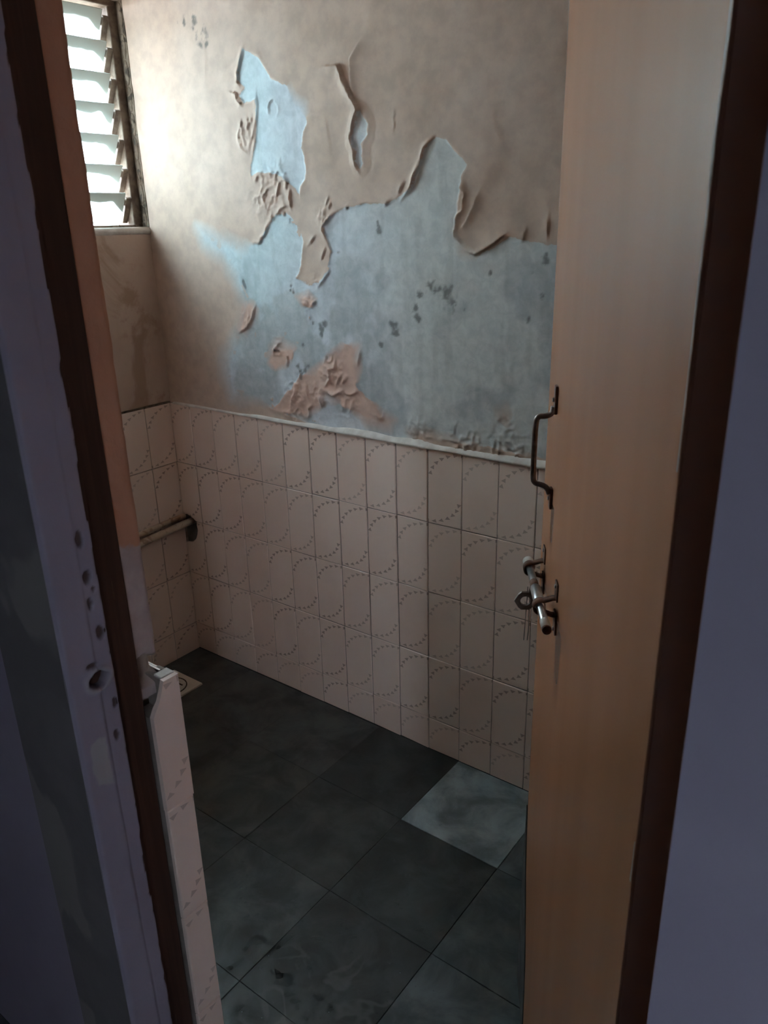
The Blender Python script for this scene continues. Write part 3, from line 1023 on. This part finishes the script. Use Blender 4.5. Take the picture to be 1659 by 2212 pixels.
# inner reveal plaster with the chiselled bolt pocket
ry = np.concatenate([np.arange(-1.0755, -1.036, 0.0022)])
rz_ = np.concatenate([np.arange(0.86, 1.20, 0.0022), np.linspace(1.205, HEAD, 120)])
ga, gb = np.meshgrid(ry, rz_, indexing='ij')
hc = onplane(318, 1452, 0, 1.28)
dd = np.hypot((ga - hc[1]) / 0.022, (gb - hc[2]) / 0.024) + (fbm(ga, gb, 60, 21, 3) - 0.5) * 0.7
pocket = 1 - sstep(0.75, 1.05, dd)
rough_ = (fbm(ga, gb, 40, 22, 3) - 0.5) * 0.004
corner = sstep(-1.044, -1.036, ga) * (0.001 + 0.005 * fbm(ga, gb, 14, 29, 3))
grid_rev = grid_object('reveal_plaster', ry, rz_, lambda a, b: (JAMB_L + rough_ - 0.020 * pocket - corner, a, b), M['reveal'], wall_front,
                       attrs={'bare': pocket}, flip=False)
L(grid_rev)
# narrow cut tiles on the reveal
RV_Y0, RV_Y1, RV_TOP = -1.0718, -1.0235, 0.885
wcut = RV_Y1 - RV_Y0
rv_full = tile_mesh('tile', wcut, TH, u0=0.5, u1=1.0)
rv_base = tile_mesh('tile', wcut, RV_TOP - 4 * TH, u0=0.5, u1=1.0, v0=1 - (RV_TOP - 4 * TH) / TH)
for r in range(1, 5):
    L(put_tile(rv_base if r == 4 else rv_full, wall_front, (JAMB_L + 0.0125, RV_Y0, RV_TOP - r * TH), math.pi / 2))
# top tile has a broken corner
cutp = [(0.024, 0.0), (wcut, 0.0), (wcut, -TH), (0.0, -TH), (0.0, -0.047), (0.006, -0.036), (0.013, -0.028), (0.019, -0.014)]
V, F = [], []
for yy, k in ((0.0, 0.0), (-0.0075, 0.0006)):
    V += [(a + (k if a < 0.01 else -k), yy, b - (k if b > -0.1 else -k)) for a, b in cutp]
n = len(cutp)
F = [tuple(n + i for i in range(n))[::-1]] + [(i, n + i, n + (i + 1) % n, (i + 1) % n) for i in range(n)]
me = bpy.data.meshes.new('tile')
me.from_pydata(V, [], F)
uv = me.uv_layers.new(name='UVMap')
for p in me.polygons:
    for li in p.loop_indices:
        c = V[me.loops[li].vertex_index]
        uv.data[li].uv = (0.5 + 0.5 * c[0] / wcut, 1 + c[2] / TH)
me.materials.append(M['tile'])
L(put_tile(me, wall_front, (JAMB_L + 0.0125, RV_Y0, RV_TOP), math.pi / 2))
L(boxes('grout_bed', [((JAMB_L - 0.02, RV_Y0 + 0.001, 0), (JAMB_L + 0.014, RV_Y1 - 0.001, RV_TOP - 0.05)),
                      ((JAMB_L - 0.02, RV_Y0 + 0.024, RV_TOP - 0.06), (JAMB_L + 0.014, RV_Y1 - 0.001, RV_TOP - 0.001))], M['grout'], wall_front))
L(box('mortar_ledge', (JAMB_L - 0.004, -1.046, RV_TOP - 0.004), (JAMB_L + 0.013, RV_Y1 - 0.0005, RV_TOP + 0.0015), M['fillet'], wall_front, 0.001))
# tiles on the inner side of the front wall, up to the doorway
for c in range(12):
    for r in range(5):
        o = put_tile(base if r == 4 else full, wall_front, ((c + 1) * TW + 0.046, FRONT_IN + 0.006, RV_TOP + 0.0 - r * TH if r < 4 else RV_TOP - 4 * TH), math.pi)
        if r == 4:
            o.scale = (1, 1, (RV_TOP - 4 * TH) / H_CUT)
        L(o)
L(box('grout_bed', (0.0, FRONT_IN - 0.002, 0), (JAMB_L - 0.006, FRONT_IN + 0.010, RV_TOP - 0.001), M['grout'], wall_front))

# wooden door frame (posts with rebate, head)
trim = empty('trim_1', (1.64, -1.11, 0))
tag(trim, 'old wooden door frame, dark brown rebate and lavender painted face', 'door frame', kind='structure')
L(box('post', (JAMB_L - 0.06, -1.150, 0), (1.2865, -1.0745, HEAD), M['wood'], trim, 0.002))
L(box('post', (1.9975, -1.150, 0), (JAMB_R + 0.06, -1.0745, HEAD), M['wood'], trim, 0.002))
L(box('post_stop', (1.9906, FRONT_OUT + 0.0055, 0), (JAMB_R + 0.02, -1.1175, HEAD), M['lavender'], trim, 0.0015))
L(boxes('head', [((1.2865, -1.150, HEAD - 0.06), (1.9975, -1.0745, HEAD)), ((1.300, FRONT_OUT, HEAD - 0.075), (1.9905, -1.1175, HEAD + 0.002))], M['wood'], trim))
# lavender painted face of the left post with the strike hole, screw pits and a bare patch
jy = np.concatenate([[-1.1795], np.arange(-1.1790, -1.1160, 0.0019)])
jz = np.concatenate([np.linspace(0, 0.55, 60), np.arange(0.553, 1.25, 0.0022), np.linspace(1.255, HEAD, 150)])
ga, gb = np.meshgrid(jy, jz, indexing='ij')
dark = np.zeros(ga.shape)
dep = np.zeros(ga.shape)
ringh = np.zeros(ga.shape)
for px_, py_, ry_, rz2, depth in [(214, 1468, 0.0125, 0.0105, 0.022), (200, 1440, 0.009, 0.004, 0.004), (172, 1166, 0.0045, 0.012, 0.004),
                                  (190, 1248, 0.006, 0.008, 0.005), (197, 1306, 0.003, 0.008, 0.004), (219, 1368, 0.006, 0.010, 0.005),
                                  (203, 1272, 0.002, 0.004, 0.003), (250, 1518, 0.004, 0.008, 0.003), (254, 1588, 0.004, 0.008, 0.003)]:
    p = onplane(px_, py_, 0, 1.300)
    q = np.hypot((ga - p[1]) / ry_, (gb - p[2]) / rz2) + (fbm(ga, gb, 120, 33, 3) - 0.5) * 0.6
    m = 1 - sstep(0.75, 1.1, q)
    dark = np.maximum(dark, m * (1.0 if depth > 0.01 else 0.9))
    dep = np.maximum(dep, m * depth)
    if depth > 0.01:
        ringh = np.exp(-((q - 1.35) / 0.28) ** 2)
pp = [onplane(x, y, 0, 1.300) for x, y in [(196, 1612), (212, 1592), (230, 1590), (236, 1640), (250, 1692), (214, 1698), (200, 1670)]]
pale = sstep(-0.001, 0.002, sd_poly(ga, gb, [(p[1], p[2]) for p in pp]) + (fbm(ga, gb, 90, 35, 2) - 0.5) * 0.004) * 0.75
pale = np.maximum(pale, ringh * 0.45)
seam = np.exp(-((ga + 1.1385 + (vnoise(ga * 0, gb, 8, 71) - 0.5) * 0.003) / 0.0012) ** 2) * sstep(1.15, 0.85, gb)
dark = np.maximum(dark, seam * 0.4)
# paint edge chipped back along the rebate arris
chip = sstep(0.50, 0.62, vnoise(gb, ga * 0, 16, 73)) * 0.0022 + sstep(0.6, 0.7, vnoise(gb, ga * 0, 90, 74)) * 0.0012
edge = sstep(0.0, 0.0012, ga - (-1.1175 - chip))
dark = np.maximum(dark, edge * 0.93)
rnd = 0.006 * sstep(-1.174, -1.1795, ga) ** 2
step = 0.0012 * sstep(-1.1395, -1.1375, ga)
prof = 1.300 + ringh * 0.003 - dep - rnd - step - seam * 0.0015 - edge * 0.002 + (fbm(ga, gb, 30, 37, 3) - 0.5) * 0.0018
L(grid_object('jamb_face', jy, jz, lambda a, b: (prof, a, b), M['jamb'], trim, attrs={'dark': dark, 'pale': pale}, flip=False))
L(box('jamb_core', (JAMB_L - 0.03, FRONT_OUT + 0.0015, 0), (1.2765, -1.120, HEAD), M['wood'], trim))
L(box('arris', (1.270, -1.1195, 0), (1.2975, -1.1150, HEAD), M['wood'], trim))

# ================================================================== floor
floor = empty('floor', (1.1, -0.5, 0))
tag(floor, 'dark stone slab floor with tight joints, wet near the doorway', 'floor', kind='structure')
L(box('mortar_bed', (-0.15, FRONT_IN - 0.14, -0.08), (ROOM_X, 0.012, -0.004), M['bed'], floor))
SP = 0.2835
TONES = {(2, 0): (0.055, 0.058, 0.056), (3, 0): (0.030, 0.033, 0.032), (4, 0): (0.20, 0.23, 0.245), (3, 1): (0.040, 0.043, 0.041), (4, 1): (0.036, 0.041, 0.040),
         (2, 1): (0.050, 0.052, 0.047), (3, 2): (0.060, 0.066, 0.066), (4, 2): (0.036, 0.038, 0.038), (5, 1): (0.060, 0.070, 0.072), (5, 2): (0.075, 0.086, 0.090),
         (5, 0): (0.080, 0.092, 0.098), (3, 3): (0.078, 0.090, 0.095), (4, 3): (0.040, 0.043, 0.043), (5, 3): (0.075, 0.086, 0.090),
         (0, 0): (0.054, 0.056, 0.055), (1, 0): (0.056, 0.058, 0.056), (0, 1): (0.052, 0.054, 0.052), (1, 1): (0.052, 0.054, 0.052)}
gxs = [-0.012 + SP * k for k in range(9)]
bm = bmesh.new()
add_box(bm, (0.0004, -SP + 0.0004, -0.03), (SP - 0.0004, -0.0004, 0.0), 0.0009, 1)
slab_src = from_bm('slab', bm, M['slab'], floor)
slab_me = slab_src.data
first = True
for i in range(8):
    for j in range(4):
        o = slab_src if first else link(bpy.data.objects.new('slab', slab_me), floor)
        first = False
        o.location = (gxs[i], 0.0 - SP * j, rng.uniform(-0.0008, 0.0))
        o.rotation_euler = (rng.uniform(-0.002, 0.002), rng.uniform(-0.002, 0.002), rng.uniform(-0.002, 0.002))
        t = TONES.get((i, j), (0.055, 0.06, 0.06))
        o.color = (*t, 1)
        if i == 7:
            o.scale = ((ROOM_X - gxs[7]) / SP, 1, 1)
        L(o)
L(box('skirt_mortar', (0.0, -0.0025, -0.004), (ROOM_X, 0.002, 0.001), M['bed'], floor, 0.001))

# other walls and ceiling
tag(box('wall_right', (ROOM_X, FRONT_IN, 0), (ROOM_X + 0.12, 0.14, CEIL), M['peach']), 'plain peach wall on the hinge side of the room', 'wall', kind='structure')
tag(box('ceiling', (-0.15, FRONT_OUT, CEIL), (ROOM_X + 0.12, 0.14, CEIL + 0.1), M['ceil']), 'plain whitewashed ceiling over the tiled room', 'ceiling', kind='structure')
# passage the picture is taken from
PX0, PX1 = 0.2, 4.2
tag(box('floor_passage', (PX0, PASS_Y, -0.06), (PX1, FRONT_OUT, -0.002), M['passfloor']), 'dim stone floor of the passage outside the doorway', 'floor', kind='structure')
tag(box('ceiling_passage', (PX0, PASS_Y, CEIL), (PX1, FRONT_OUT, CEIL + 0.1), M['ceil']), 'plain ceiling of the passage outside the doorway', 'ceiling', kind='structure')
tag(box('wall_passage_left', (PX0 - 0.1, PASS_Y - 0.1, 0), (PX0, FRONT_OUT, CEIL + 0.1), M['passage']), 'lavender side wall of the passage beside the cement band', 'wall', kind='structure')
tag(box('wall_passage_right', (PX1, PASS_Y - 0.1, 0), (PX1 + 0.1, FRONT_IN, CEIL + 0.1), M['passage']), 'lavender side wall of the passage on the hinge side', 'wall', kind='structure')
tag(boxes('wall_passage_end', [((PX0, PASS_Y - 0.12, 0), (VENT_X0, PASS_Y, CEIL)), ((VENT_X1, PASS_Y - 0.12, 0), (PX1, PASS_Y, CEIL)),
                               ((VENT_X0, PASS_Y - 0.12, 0), (VENT_X1, PASS_Y, VENT_Z0)), ((VENT_X0, PASS_Y - 0.12, VENT_Z1), (VENT_X1, PASS_Y, CEIL))], M['passage']),
    'lavender end wall of the passage around a tall open window', 'wall', kind='structure')

# ================================================================== door
FE, HG = Vector((1.592, -0.532, 0)), Vector((1.945, -1.09, 0))
U = (HG - FE).normalized()
N = Vector((U.y, -U.x, 0))
mw = Matrix(((-U.x, N.x, 0, FE.x), (-U.y, N.y, 0, FE.y), (0, 0, 1, 0), (0, 0, 0, 1)))
door = empty('door_1', mw=mw)
tag(door, 'brown gloss-painted door standing half open with pull handle and sliding bolt', 'door', kind='structure')
DW, DT = (HG - FE).length, 0.034


def D(s, o, z):
    return Vector((-s, o, z))


bm = bmesh.new()
add_box(bm, (-DW, -DT, 0.018), (0.0, 0.0, 2.06), 0.0018, 2)
leaf = from_bm('leaf', bm, M['door'], door)
box('hinge_edge', (-DW - 0.0012, -DT + 0.002, 0.018), (-DW, -0.0022, 2.06), M['door'], door)
# worn pale arris down the hinge side and flakes down the free side
V, F = [], []


def strip(V, F, s0, z0, z1, wd, seed, n=40, side=1):
    b = len(V)
    for i in range(n + 1):
        z = z0 + (z1 - z0) * i / n
        w = wd * (0.35 + 1.1 * float(vnoise(np.array(z), np.array(seed * 1.7), 26, 80)))
        V.append(D(s0, 0.0006, z))
        V.append(D(s0 - side * w, 0.0006, z))
    for i in range(n):
        a = b + i * 2
        F.append((a, a + 1, a + 3, a + 2))


for z0, z1 in ((1.30, 2.05), (0.96, 1.0), (0.60, 0.70), (0.38, 0.56)):
    strip(V, F, DW - 0.0006, z0, z1, 0.0026, z0, max(6, int((z1 - z0) * 70)), 1)
from_data('worn_arris', V, F, M['bare'], door)
V, F = [], []
for z0, z1 in ((1.62, 1.80), (1.72, 1.95)):
    strip(V, F, 0.0006 if z0 < 1.7 else 0.012, z0, z1, 0.0016, z0 + 3, 14, -1)
from_data('worn_arris', V, F, M['bare'], door)
# swollen grey ply where the paint skin has lifted off low down on the free side
V, F = [], []
prof_ = [(0.46, 0.0, 0.004), (0.40, -0.002, 0.010), (0.34, -0.006, 0.022), (0.27, -0.010, 0.050), (0.18, -0.014, 0.080), (0.10, -0.016, 0.092), (0.018, -0.017, 0.098)]
for z, a, b in prof_:
    V += [D(a, -DT + 0.004, z), D(a, 0.0022, z), D(b, 0.0016, z), D(b, -0.001, z)]
for i in range(len(prof_) - 1):
    for k in range(3):
        F.append((i * 4 + k, i * 4 + k + 1, (i + 1) * 4 + k + 1, (i + 1) * 4 + k))
from_data('swollen_edge', V, F, M['greydoor'], door)
for z in (0.35, 1.75):
    tube('hinge', [D(DW + 0.004, -DT - 0.004, z - 0.04), D(DW + 0.004, -DT - 0.004, z + 0.04)], 0.006, M['rust'], door)
    box('hinge_leaf', (-DW - 0.032, -DT - 0.002, z - 0.038), (-DW - 0.001, -DT + 0.001, z + 0.038), M['rust'], door)

# pull handle: bent steel bar with flattened ends
hs = 0.092
hd = empty('handle')
hd.parent = door
path = smooth_path([D(hs, 0.0045, 1.213), D(hs, 0.006, 1.203), D(hs - 0.001, 0.015, 1.1995), D(hs - 0.002, 0.024, 1.1995), D(hs - 0.003, 0.0275, 1.192),
                    D(hs - 0.004, 0.0275, 1.150), D(hs - 0.006, 0.0275, 1.112), D(hs - 0.006, 0.0255, 1.102), D(hs - 0.004, 0.015, 1.100), D(hs - 0.001, 0.008, 1.097), D(hs, 0.0045, 1.088)], 2)
tube('bar', path, 0.0040, M['oldsteel'], hd, 10)
for z0, z1 in ((1.203, 1.242), (1.066, 1.097)):
    bm = bmesh.new()
    add_box(bm, (-hs - 0.007, 0.0, z0), (-hs + 0.007, 0.0042, z1), 0.0018, 2)
    fl = from_bm('mounting_flat', bm, M['rust'], hd)
    zc = (z0 + z1) / 2
    V, F = tube_data([D(hs, 0.003, zc), D(hs, 0.0065, zc)], [0.0035, 0.0028], 8)
    from_data('screw', V, F, M['oldsteel'], fl)

# sliding bolt
bt = empty('bolt')
bt.parent = door
BO = 0.0215


def bz(s):
    return 0.951 + (s - 0.022) / 0.24 * 0.015


rod = tube('rod', [D(0.024, BO, bz(0.024)), D(0.10, BO, bz(0.10)), D(0.101, BO, bz(0.1)), D(0.262, BO, bz(0.262)), D(0.266, BO, bz(0.266))], [0.0056, 0.0056, 0.0056, 0.0056, 0.004], M['chrome'], bt, 16)
tube('end_cap', [D(0.018, BO, bz(0.018)), D(0.020, BO, bz(0.02)), D(0.046, BO, bz(0.046)), D(0.0465, BO, bz(0.046))], [0.0065, 0.0085, 0.0085, 0.006], M['cap'], bt, 16)
tube('sleeve', [D(0.128, BO, bz(0.128)), D(0.130, BO, bz(0.13)), D(0.186, BO, bz(0.186)), D(0.188, BO, bz(0.188))], [0.006, 0.0076, 0.0076, 0.006], M['chrome'], bt, 16)
tube('rust_band', [D(0.106, BO, bz(0.106)), D(0.128, BO, bz(0.128))], 0.0060, M['rust'], bt, 16)
tube('tip_band', [D(0.240, BO, bz(0.24)), D(0.242, BO, bz(0.242)), D(0.264, BO, bz(0.264))], [0.0056, 0.0062, 0.0062], M['cap'], bt, 16)
tube('tip', [D(0.264, BO, bz(0.264)), D(0.268, BO, bz(0.268))], [0.0064, 0.0058], M['rust'], bt, 16)
for s0 in (0.050, 0.192):
    zc = bz(s0)
    bm = bmesh.new()
    add_box(bm, (-s0 - 0.010, 0.0, zc + 0.010), (-s0 + 0.010, 0.0022, zc + 0.036), 0.0008)
    add_box(bm, (-s0 - 0.010, 0.0, zc - 0.040), (-s0 + 0.010, 0.0022, zc - 0.008), 0.0008)
    st = from_bm('strap', bm, M['rust'], bt)
    # loop of the strap round the rod
    V, F = [], []
    arc_ = [D(0, 0.001, zc + 0.012), D(0, 0.006, zc + 0.0115)] + [D(0, BO + 0.0086 * math.sin(a), zc + 0.0086 * math.cos(a)) for a in np.linspace(-0.5, math.pi + 0.5, 14)] + [D(0, 0.006, zc - 0.0115), D(0, 0.001, zc - 0.012)]
    for p in arc_:
        for ds in (-0.007, 0.007):
            V.append((p.x - s0 + ds, p.y, p.z))
    m_ = len(arc_)
    for i in range(m_ - 1):
        F.append((i * 2, i * 2 + 1, i * 2 + 3, i * 2 + 2))
    lo = from_data('strap_loop', V, F, M['rust'], st, True)
    md = lo.modifiers.new('thick', 'SOLIDIFY')
    md.thickness = 0.0018
    md.offset = 1
    for zz in (zc + 0.030, zc - 0.034):
        V, F = tube_data([D(s0, 0.001, zz), D(s0, 0.004, zz)], [0.0036, 0.0026], 8)
        from_data('screw', V, F, M['oldsteel'], st)
# hasp: faceted plate with a round hole standing across the rod
s0 = 0.112
hc_o, hc_z, ro, ri = BO + 0.0115, bz(s0) - 0.0275, 0.0150, 0.0075
V, F = [], []
nn = 16
for ds in (-0.0022, 0.0022):
    for k in range(nn):
        a = 2 * math.pi * k / nn
        fct = 1 / max(abs(math.cos((a % (math.pi / 3)) - math.pi / 6)), 0.01) * math.cos(math.pi / 6) * 1.08
        V.append(D(s0 + ds, hc_o + ro * fct * math.cos(a), hc_z + ro * fct * math.sin(a)))
    for k in range(nn):
        a = 2 * math.pi * k / nn
        V.append(D(s0 + ds, hc_o + ri * math.cos(a), hc_z + ri * math.sin(a)))
for k in range(nn):
    k2 = (k + 1) % nn
    F += [(k, k2, nn + k2, nn + k), (2 * nn + k2, 2 * nn + k, 3 * nn + k, 3 * nn + k2), (k, 2 * nn + k, 2 * nn + k2, k2), (nn + k, nn + k2, 3 * nn + k2, 3 * nn + k)]
hasp = from_data('hasp', V, F, M['oldsteel'], bt)
bm = bmesh.new()
bm.from_mesh(hasp.data)
bmesh.ops.recalc_face_normals(bm, faces=bm.faces)
bm.to_mesh(hasp.data)
bm.free()
tube('hasp_neck', [D(s0, hc_o - 0.007, hc_z + 0.012), D(s0, BO, bz(s0))], 0.0042, M['oldsteel'], bt, 8)
for k, (o1, o2) in enumerate(((0.030, 0.0315), (0.026, 0.0265))):
    tube('loose_wire', smooth_path([D(0.11, o1, bz(0.11) - 0.006), D(0.111, o1 + 0.001, 0.915), D(0.108 + 0.006 * k, o2, 0.888), D(0.110, o2 + 0.001, 0.862)], 2), 0.0007, M['oldsteel'], bt, 6)

# ================================================================== loose things
# two pipes along the side wall
z0, z1 = 0.484, 0.494
pl = tube('water_pipe', [(0.024, 0.076, 0.498), (0.024, -0.02, 0.4965), (0.0235, -0.25, 0.484), (0.0235, -1.02, 0.470)], 0.0125, M['pvc'], None, 14)
tag(pl, 'yellowed lower pipe on the side wall running into the corner hole', 'pipe')
pu = tube('water_pipe', [(0.0165, -0.006, 0.522), (0.0165, -0.25, 0.5125), (0.0165, -1.02, 0.498)], 0.0095, M['pvc'], None, 12)
tag(pu, 'slim cream pipe fixed to the side wall just above the thicker pipe', 'pipe')

# floor drain in the corner
dr = empty('floor_drain', (0.135, -0.235, 0.0))
tag(dr, 'cream ceramic floor drain plate with a dark round rim near the tiled corner', 'drain')
bm = bmesh.new()
add_box(bm, (-0.075, -0.10, -0.004), (0.072, 0.075, 0.006), 0.002, 2)
from_bm('plate', bm, M['ceramic'], dr)


def ring(name, r0, r1, z0, z1, mat, parent, n=40):
    V, F = [], []
    for k in range(n):
        a = 2 * math.pi * k / n
        c, s = math.cos(a), math.sin(a)
        V += [(r0 * c, r0 * s, z0), (r0 * c, r0 * s, z1), (r1 * c, r1 * s, z1), (r1 * c, r1 * s, z0)]
    for k in range(n):
        b, d = k * 4, ((k + 1) % n) * 4
        for q in range(4):
            F.append((b + q, d + q, d + (q + 1) % 4, b + (q + 1) % 4))
    return from_data(name, V, F, mat, parent)


ring('rim', 0.050, 0.054, 0.004, 0.0075, M['black'], dr)
V, F = tube_data([(0, 0, 0.0055), (0, 0, 0.0078)], [0.050, 0.046], 32)
from_data('grate', V, F, M['ceramic'], dr)
for k in range(4):
    box('slot_shade', (-0.030, -0.026 + k * 0.016, 0.0070), (0.030, -0.020 + k * 0.016, 0.0081), M['black'], dr)  # raised dark bars, shade of the grate openings put in as colour

# water drops and small puddles on the slabs
DROPS = [(320, 1240, 9), (363, 1235, 6), (450, 1380, 12), (410, 1413, 9), (443, 1490, 12), (462, 1510, 10), (505, 1590, 10), (533, 1620, 10), (541, 1650, 8), (580, 1697, 8),
         (635, 1340, 11), (793, 1335, 9), (742, 1278, 9), (820, 1160, 9), (990, 1183, 9), (1010, 1205, 6), (1095, 1300, 10), (1120, 1335, 7), (638, 1605, 11), (690, 1660, 10),
         (690, 1640, 8), (240, 1475, 10), (283, 1650, 13), (595, 1470, 9), (380, 1470, 8), (310, 1390, 8), (567, 1262, 6), (463, 1290, 5), (693, 1220, 5), (765, 1298, 5),
         (840, 1300, 4), (1190, 1303, 6), (1040, 1142, 5), (782, 1145, 4), (693, 1355, 5), (787, 1403, 5), (770, 1478, 6), (1003, 1490, 5), (945, 1580, 5), (683, 708, 6),
         (457, 823, 6), (613, 820, 7), (285, 838, 6), (310, 900, 5), (367, 933, 6), (483, 962, 4), (296, 998, 5), (183, 928, 6), (128, 868, 5), (575, 1052, 5), (612, 1074, 6),
         (740, 1074, 5), (668, 975, 4), (978, 768, 8), (910, 800, 5), (905, 890, 5), (728, 745, 4), (1072, 1000, 5), (1080, 1010, 4), (1130, 1020, 4), (1018, 1060, 4), (1113, 970, 4),
         (1185, 835, 5), (1100, 530, 3), (293, 1112, 5), (360, 1110, 5), (387, 1155, 6), (290, 1162, 4), (312, 1180, 5), (940, 733, 4), (985, 668, 3), (535, 612, 3), (480, 890, 3)]
bm = bmesh.new()


def drop(bm, cx, cy, rx, ry, h, rot, seed):
    n, rings_ = 14, 4
    prev = None
    top = bm.verts.new((cx, cy, h + 0.0003))
    rows = []
    for i in range(1, rings_ + 1):
        t = i / rings_
        row = []
        for k in range(n):
            a = 2 * math.pi * k / n
            wv = 1 + 0.22 * math.sin(2 * a + seed) + 0.12 * math.sin(3 * a + seed * 2.3)
            x, y = rx * t * wv * math.cos(a), ry * t * wv * math.sin(a)
            z = h * (1 - t ** 2.0) + 0.0003 - (0.0012 if i == rings_ else 0)
            row.append(bm.verts.new((cx + x * math.cos(rot) - y * math.sin(rot), cy + x * math.sin(rot) + y * math.cos(rot), z)))
        rows.append(row)
    for k in range(n):
        bm.faces.new((top, rows[0][k], rows[0][(k + 1) % n]))
        for i in range(rings_ - 1):
            bm.faces.new((rows[i][k], rows[i + 1][k], rows[i + 1][(k + 1) % n], rows[i][(k + 1) % n]))


for x, y, r in DROPS:
    X, Y = fpt(380 + x / 2.074, 1380 + y / 2.074)
    rr = r * 0.00075
    drop(bm, X, Y, rr * rng.uniform(1.0, 1.7), rr * rng.uniform(0.7, 1.0), rr * 0.24, rng.uniform(0.2, 1.4), rng.uniform(0, 6))
for _ in range(110):
    X, Y = rng.uniform(0.85, 1.55), rng.uniform(-1.0, -0.25)
    rr = rng.uniform(0.0006, 0.0016)
    drop(bm, X, Y, rr * 1.6, rr * 1.2, rr * 0.3, rng.uniform(0, 3), rng.uniform(0, 6))
wd = from_bm('water_drops', bm, M['water'], None, True)


def face_up(o):
    b = bmesh.new()
    b.from_mesh(o.data)
    b.normal_update()
    bmesh.ops.reverse_faces(b, faces=[f for f in b.faces if f.normal.z < 0])
    b.to_mesh(o.data)
    b.free()


face_up(wd)
tag(wd, 'scattered water drops lying on the dark stone slabs by the doorway', 'water', kind='stuff')
for k, (pts, lab) in enumerate((([(330, 1345), (345, 1330), (385, 1325), (410, 1340), (405, 1362), (360, 1372), (335, 1368), (310, 1400), (300, 1390)], 'small ring-shaped puddle on the slab beside the reveal tiles'),
                   ([(440, 1470), (455, 1475), (470, 1500), (510, 1495), (530, 1515), (525, 1545), (500, 1562), (470, 1550), (430, 1548), (450, 1530)], 'largest ragged puddle lying on the stone slab by the doorway'),
                   ([(500, 1335), (530, 1318), (535, 1325), (490, 1365), (455, 1395), (445, 1385)], 'thin puddle lying along the slab joint'),
                   ([(235, 1470), (300, 1425), (310, 1435), (270, 1470), (245, 1485)], 'narrow puddle beside the foot of the reveal tiles'))):
    P = [fpt(380 + x / 2.074, 1380 + y / 2.074) for x, y in pts]
    P = [tuple(p)[:2] for p in smooth_path([(p[0], p[1], 0) for p in P] + [(P[0][0], P[0][1], 0)], 2)][:-1]
    cx, cy = sum(p[0] for p in P) / len(P), sum(p[1] for p in P) / len(P)
    V, F = [], []
    n = len(P)
    for sc_, z in ((1.0, -0.0012), (0.97, 0.0006), (0.90, 0.0012), (0.6, 0.0016)):
        V += [(cx + (p[0] - cx) * sc_, cy + (p[1] - cy) * sc_, z) for p in P]
    for r in range(3):
        for i in range(n):
            F.append((r * n + i, r * n + (i + 1) % n, (r + 1) * n + (i + 1) % n, (r + 1) * n + i))
    F.append(tuple(3 * n + i for i in range(n)))
    o = from_data('puddle', V, F, M['water'], None, True)
    face_up(o)
    tag(o, lab, 'puddle', 'puddles on the stone floor')
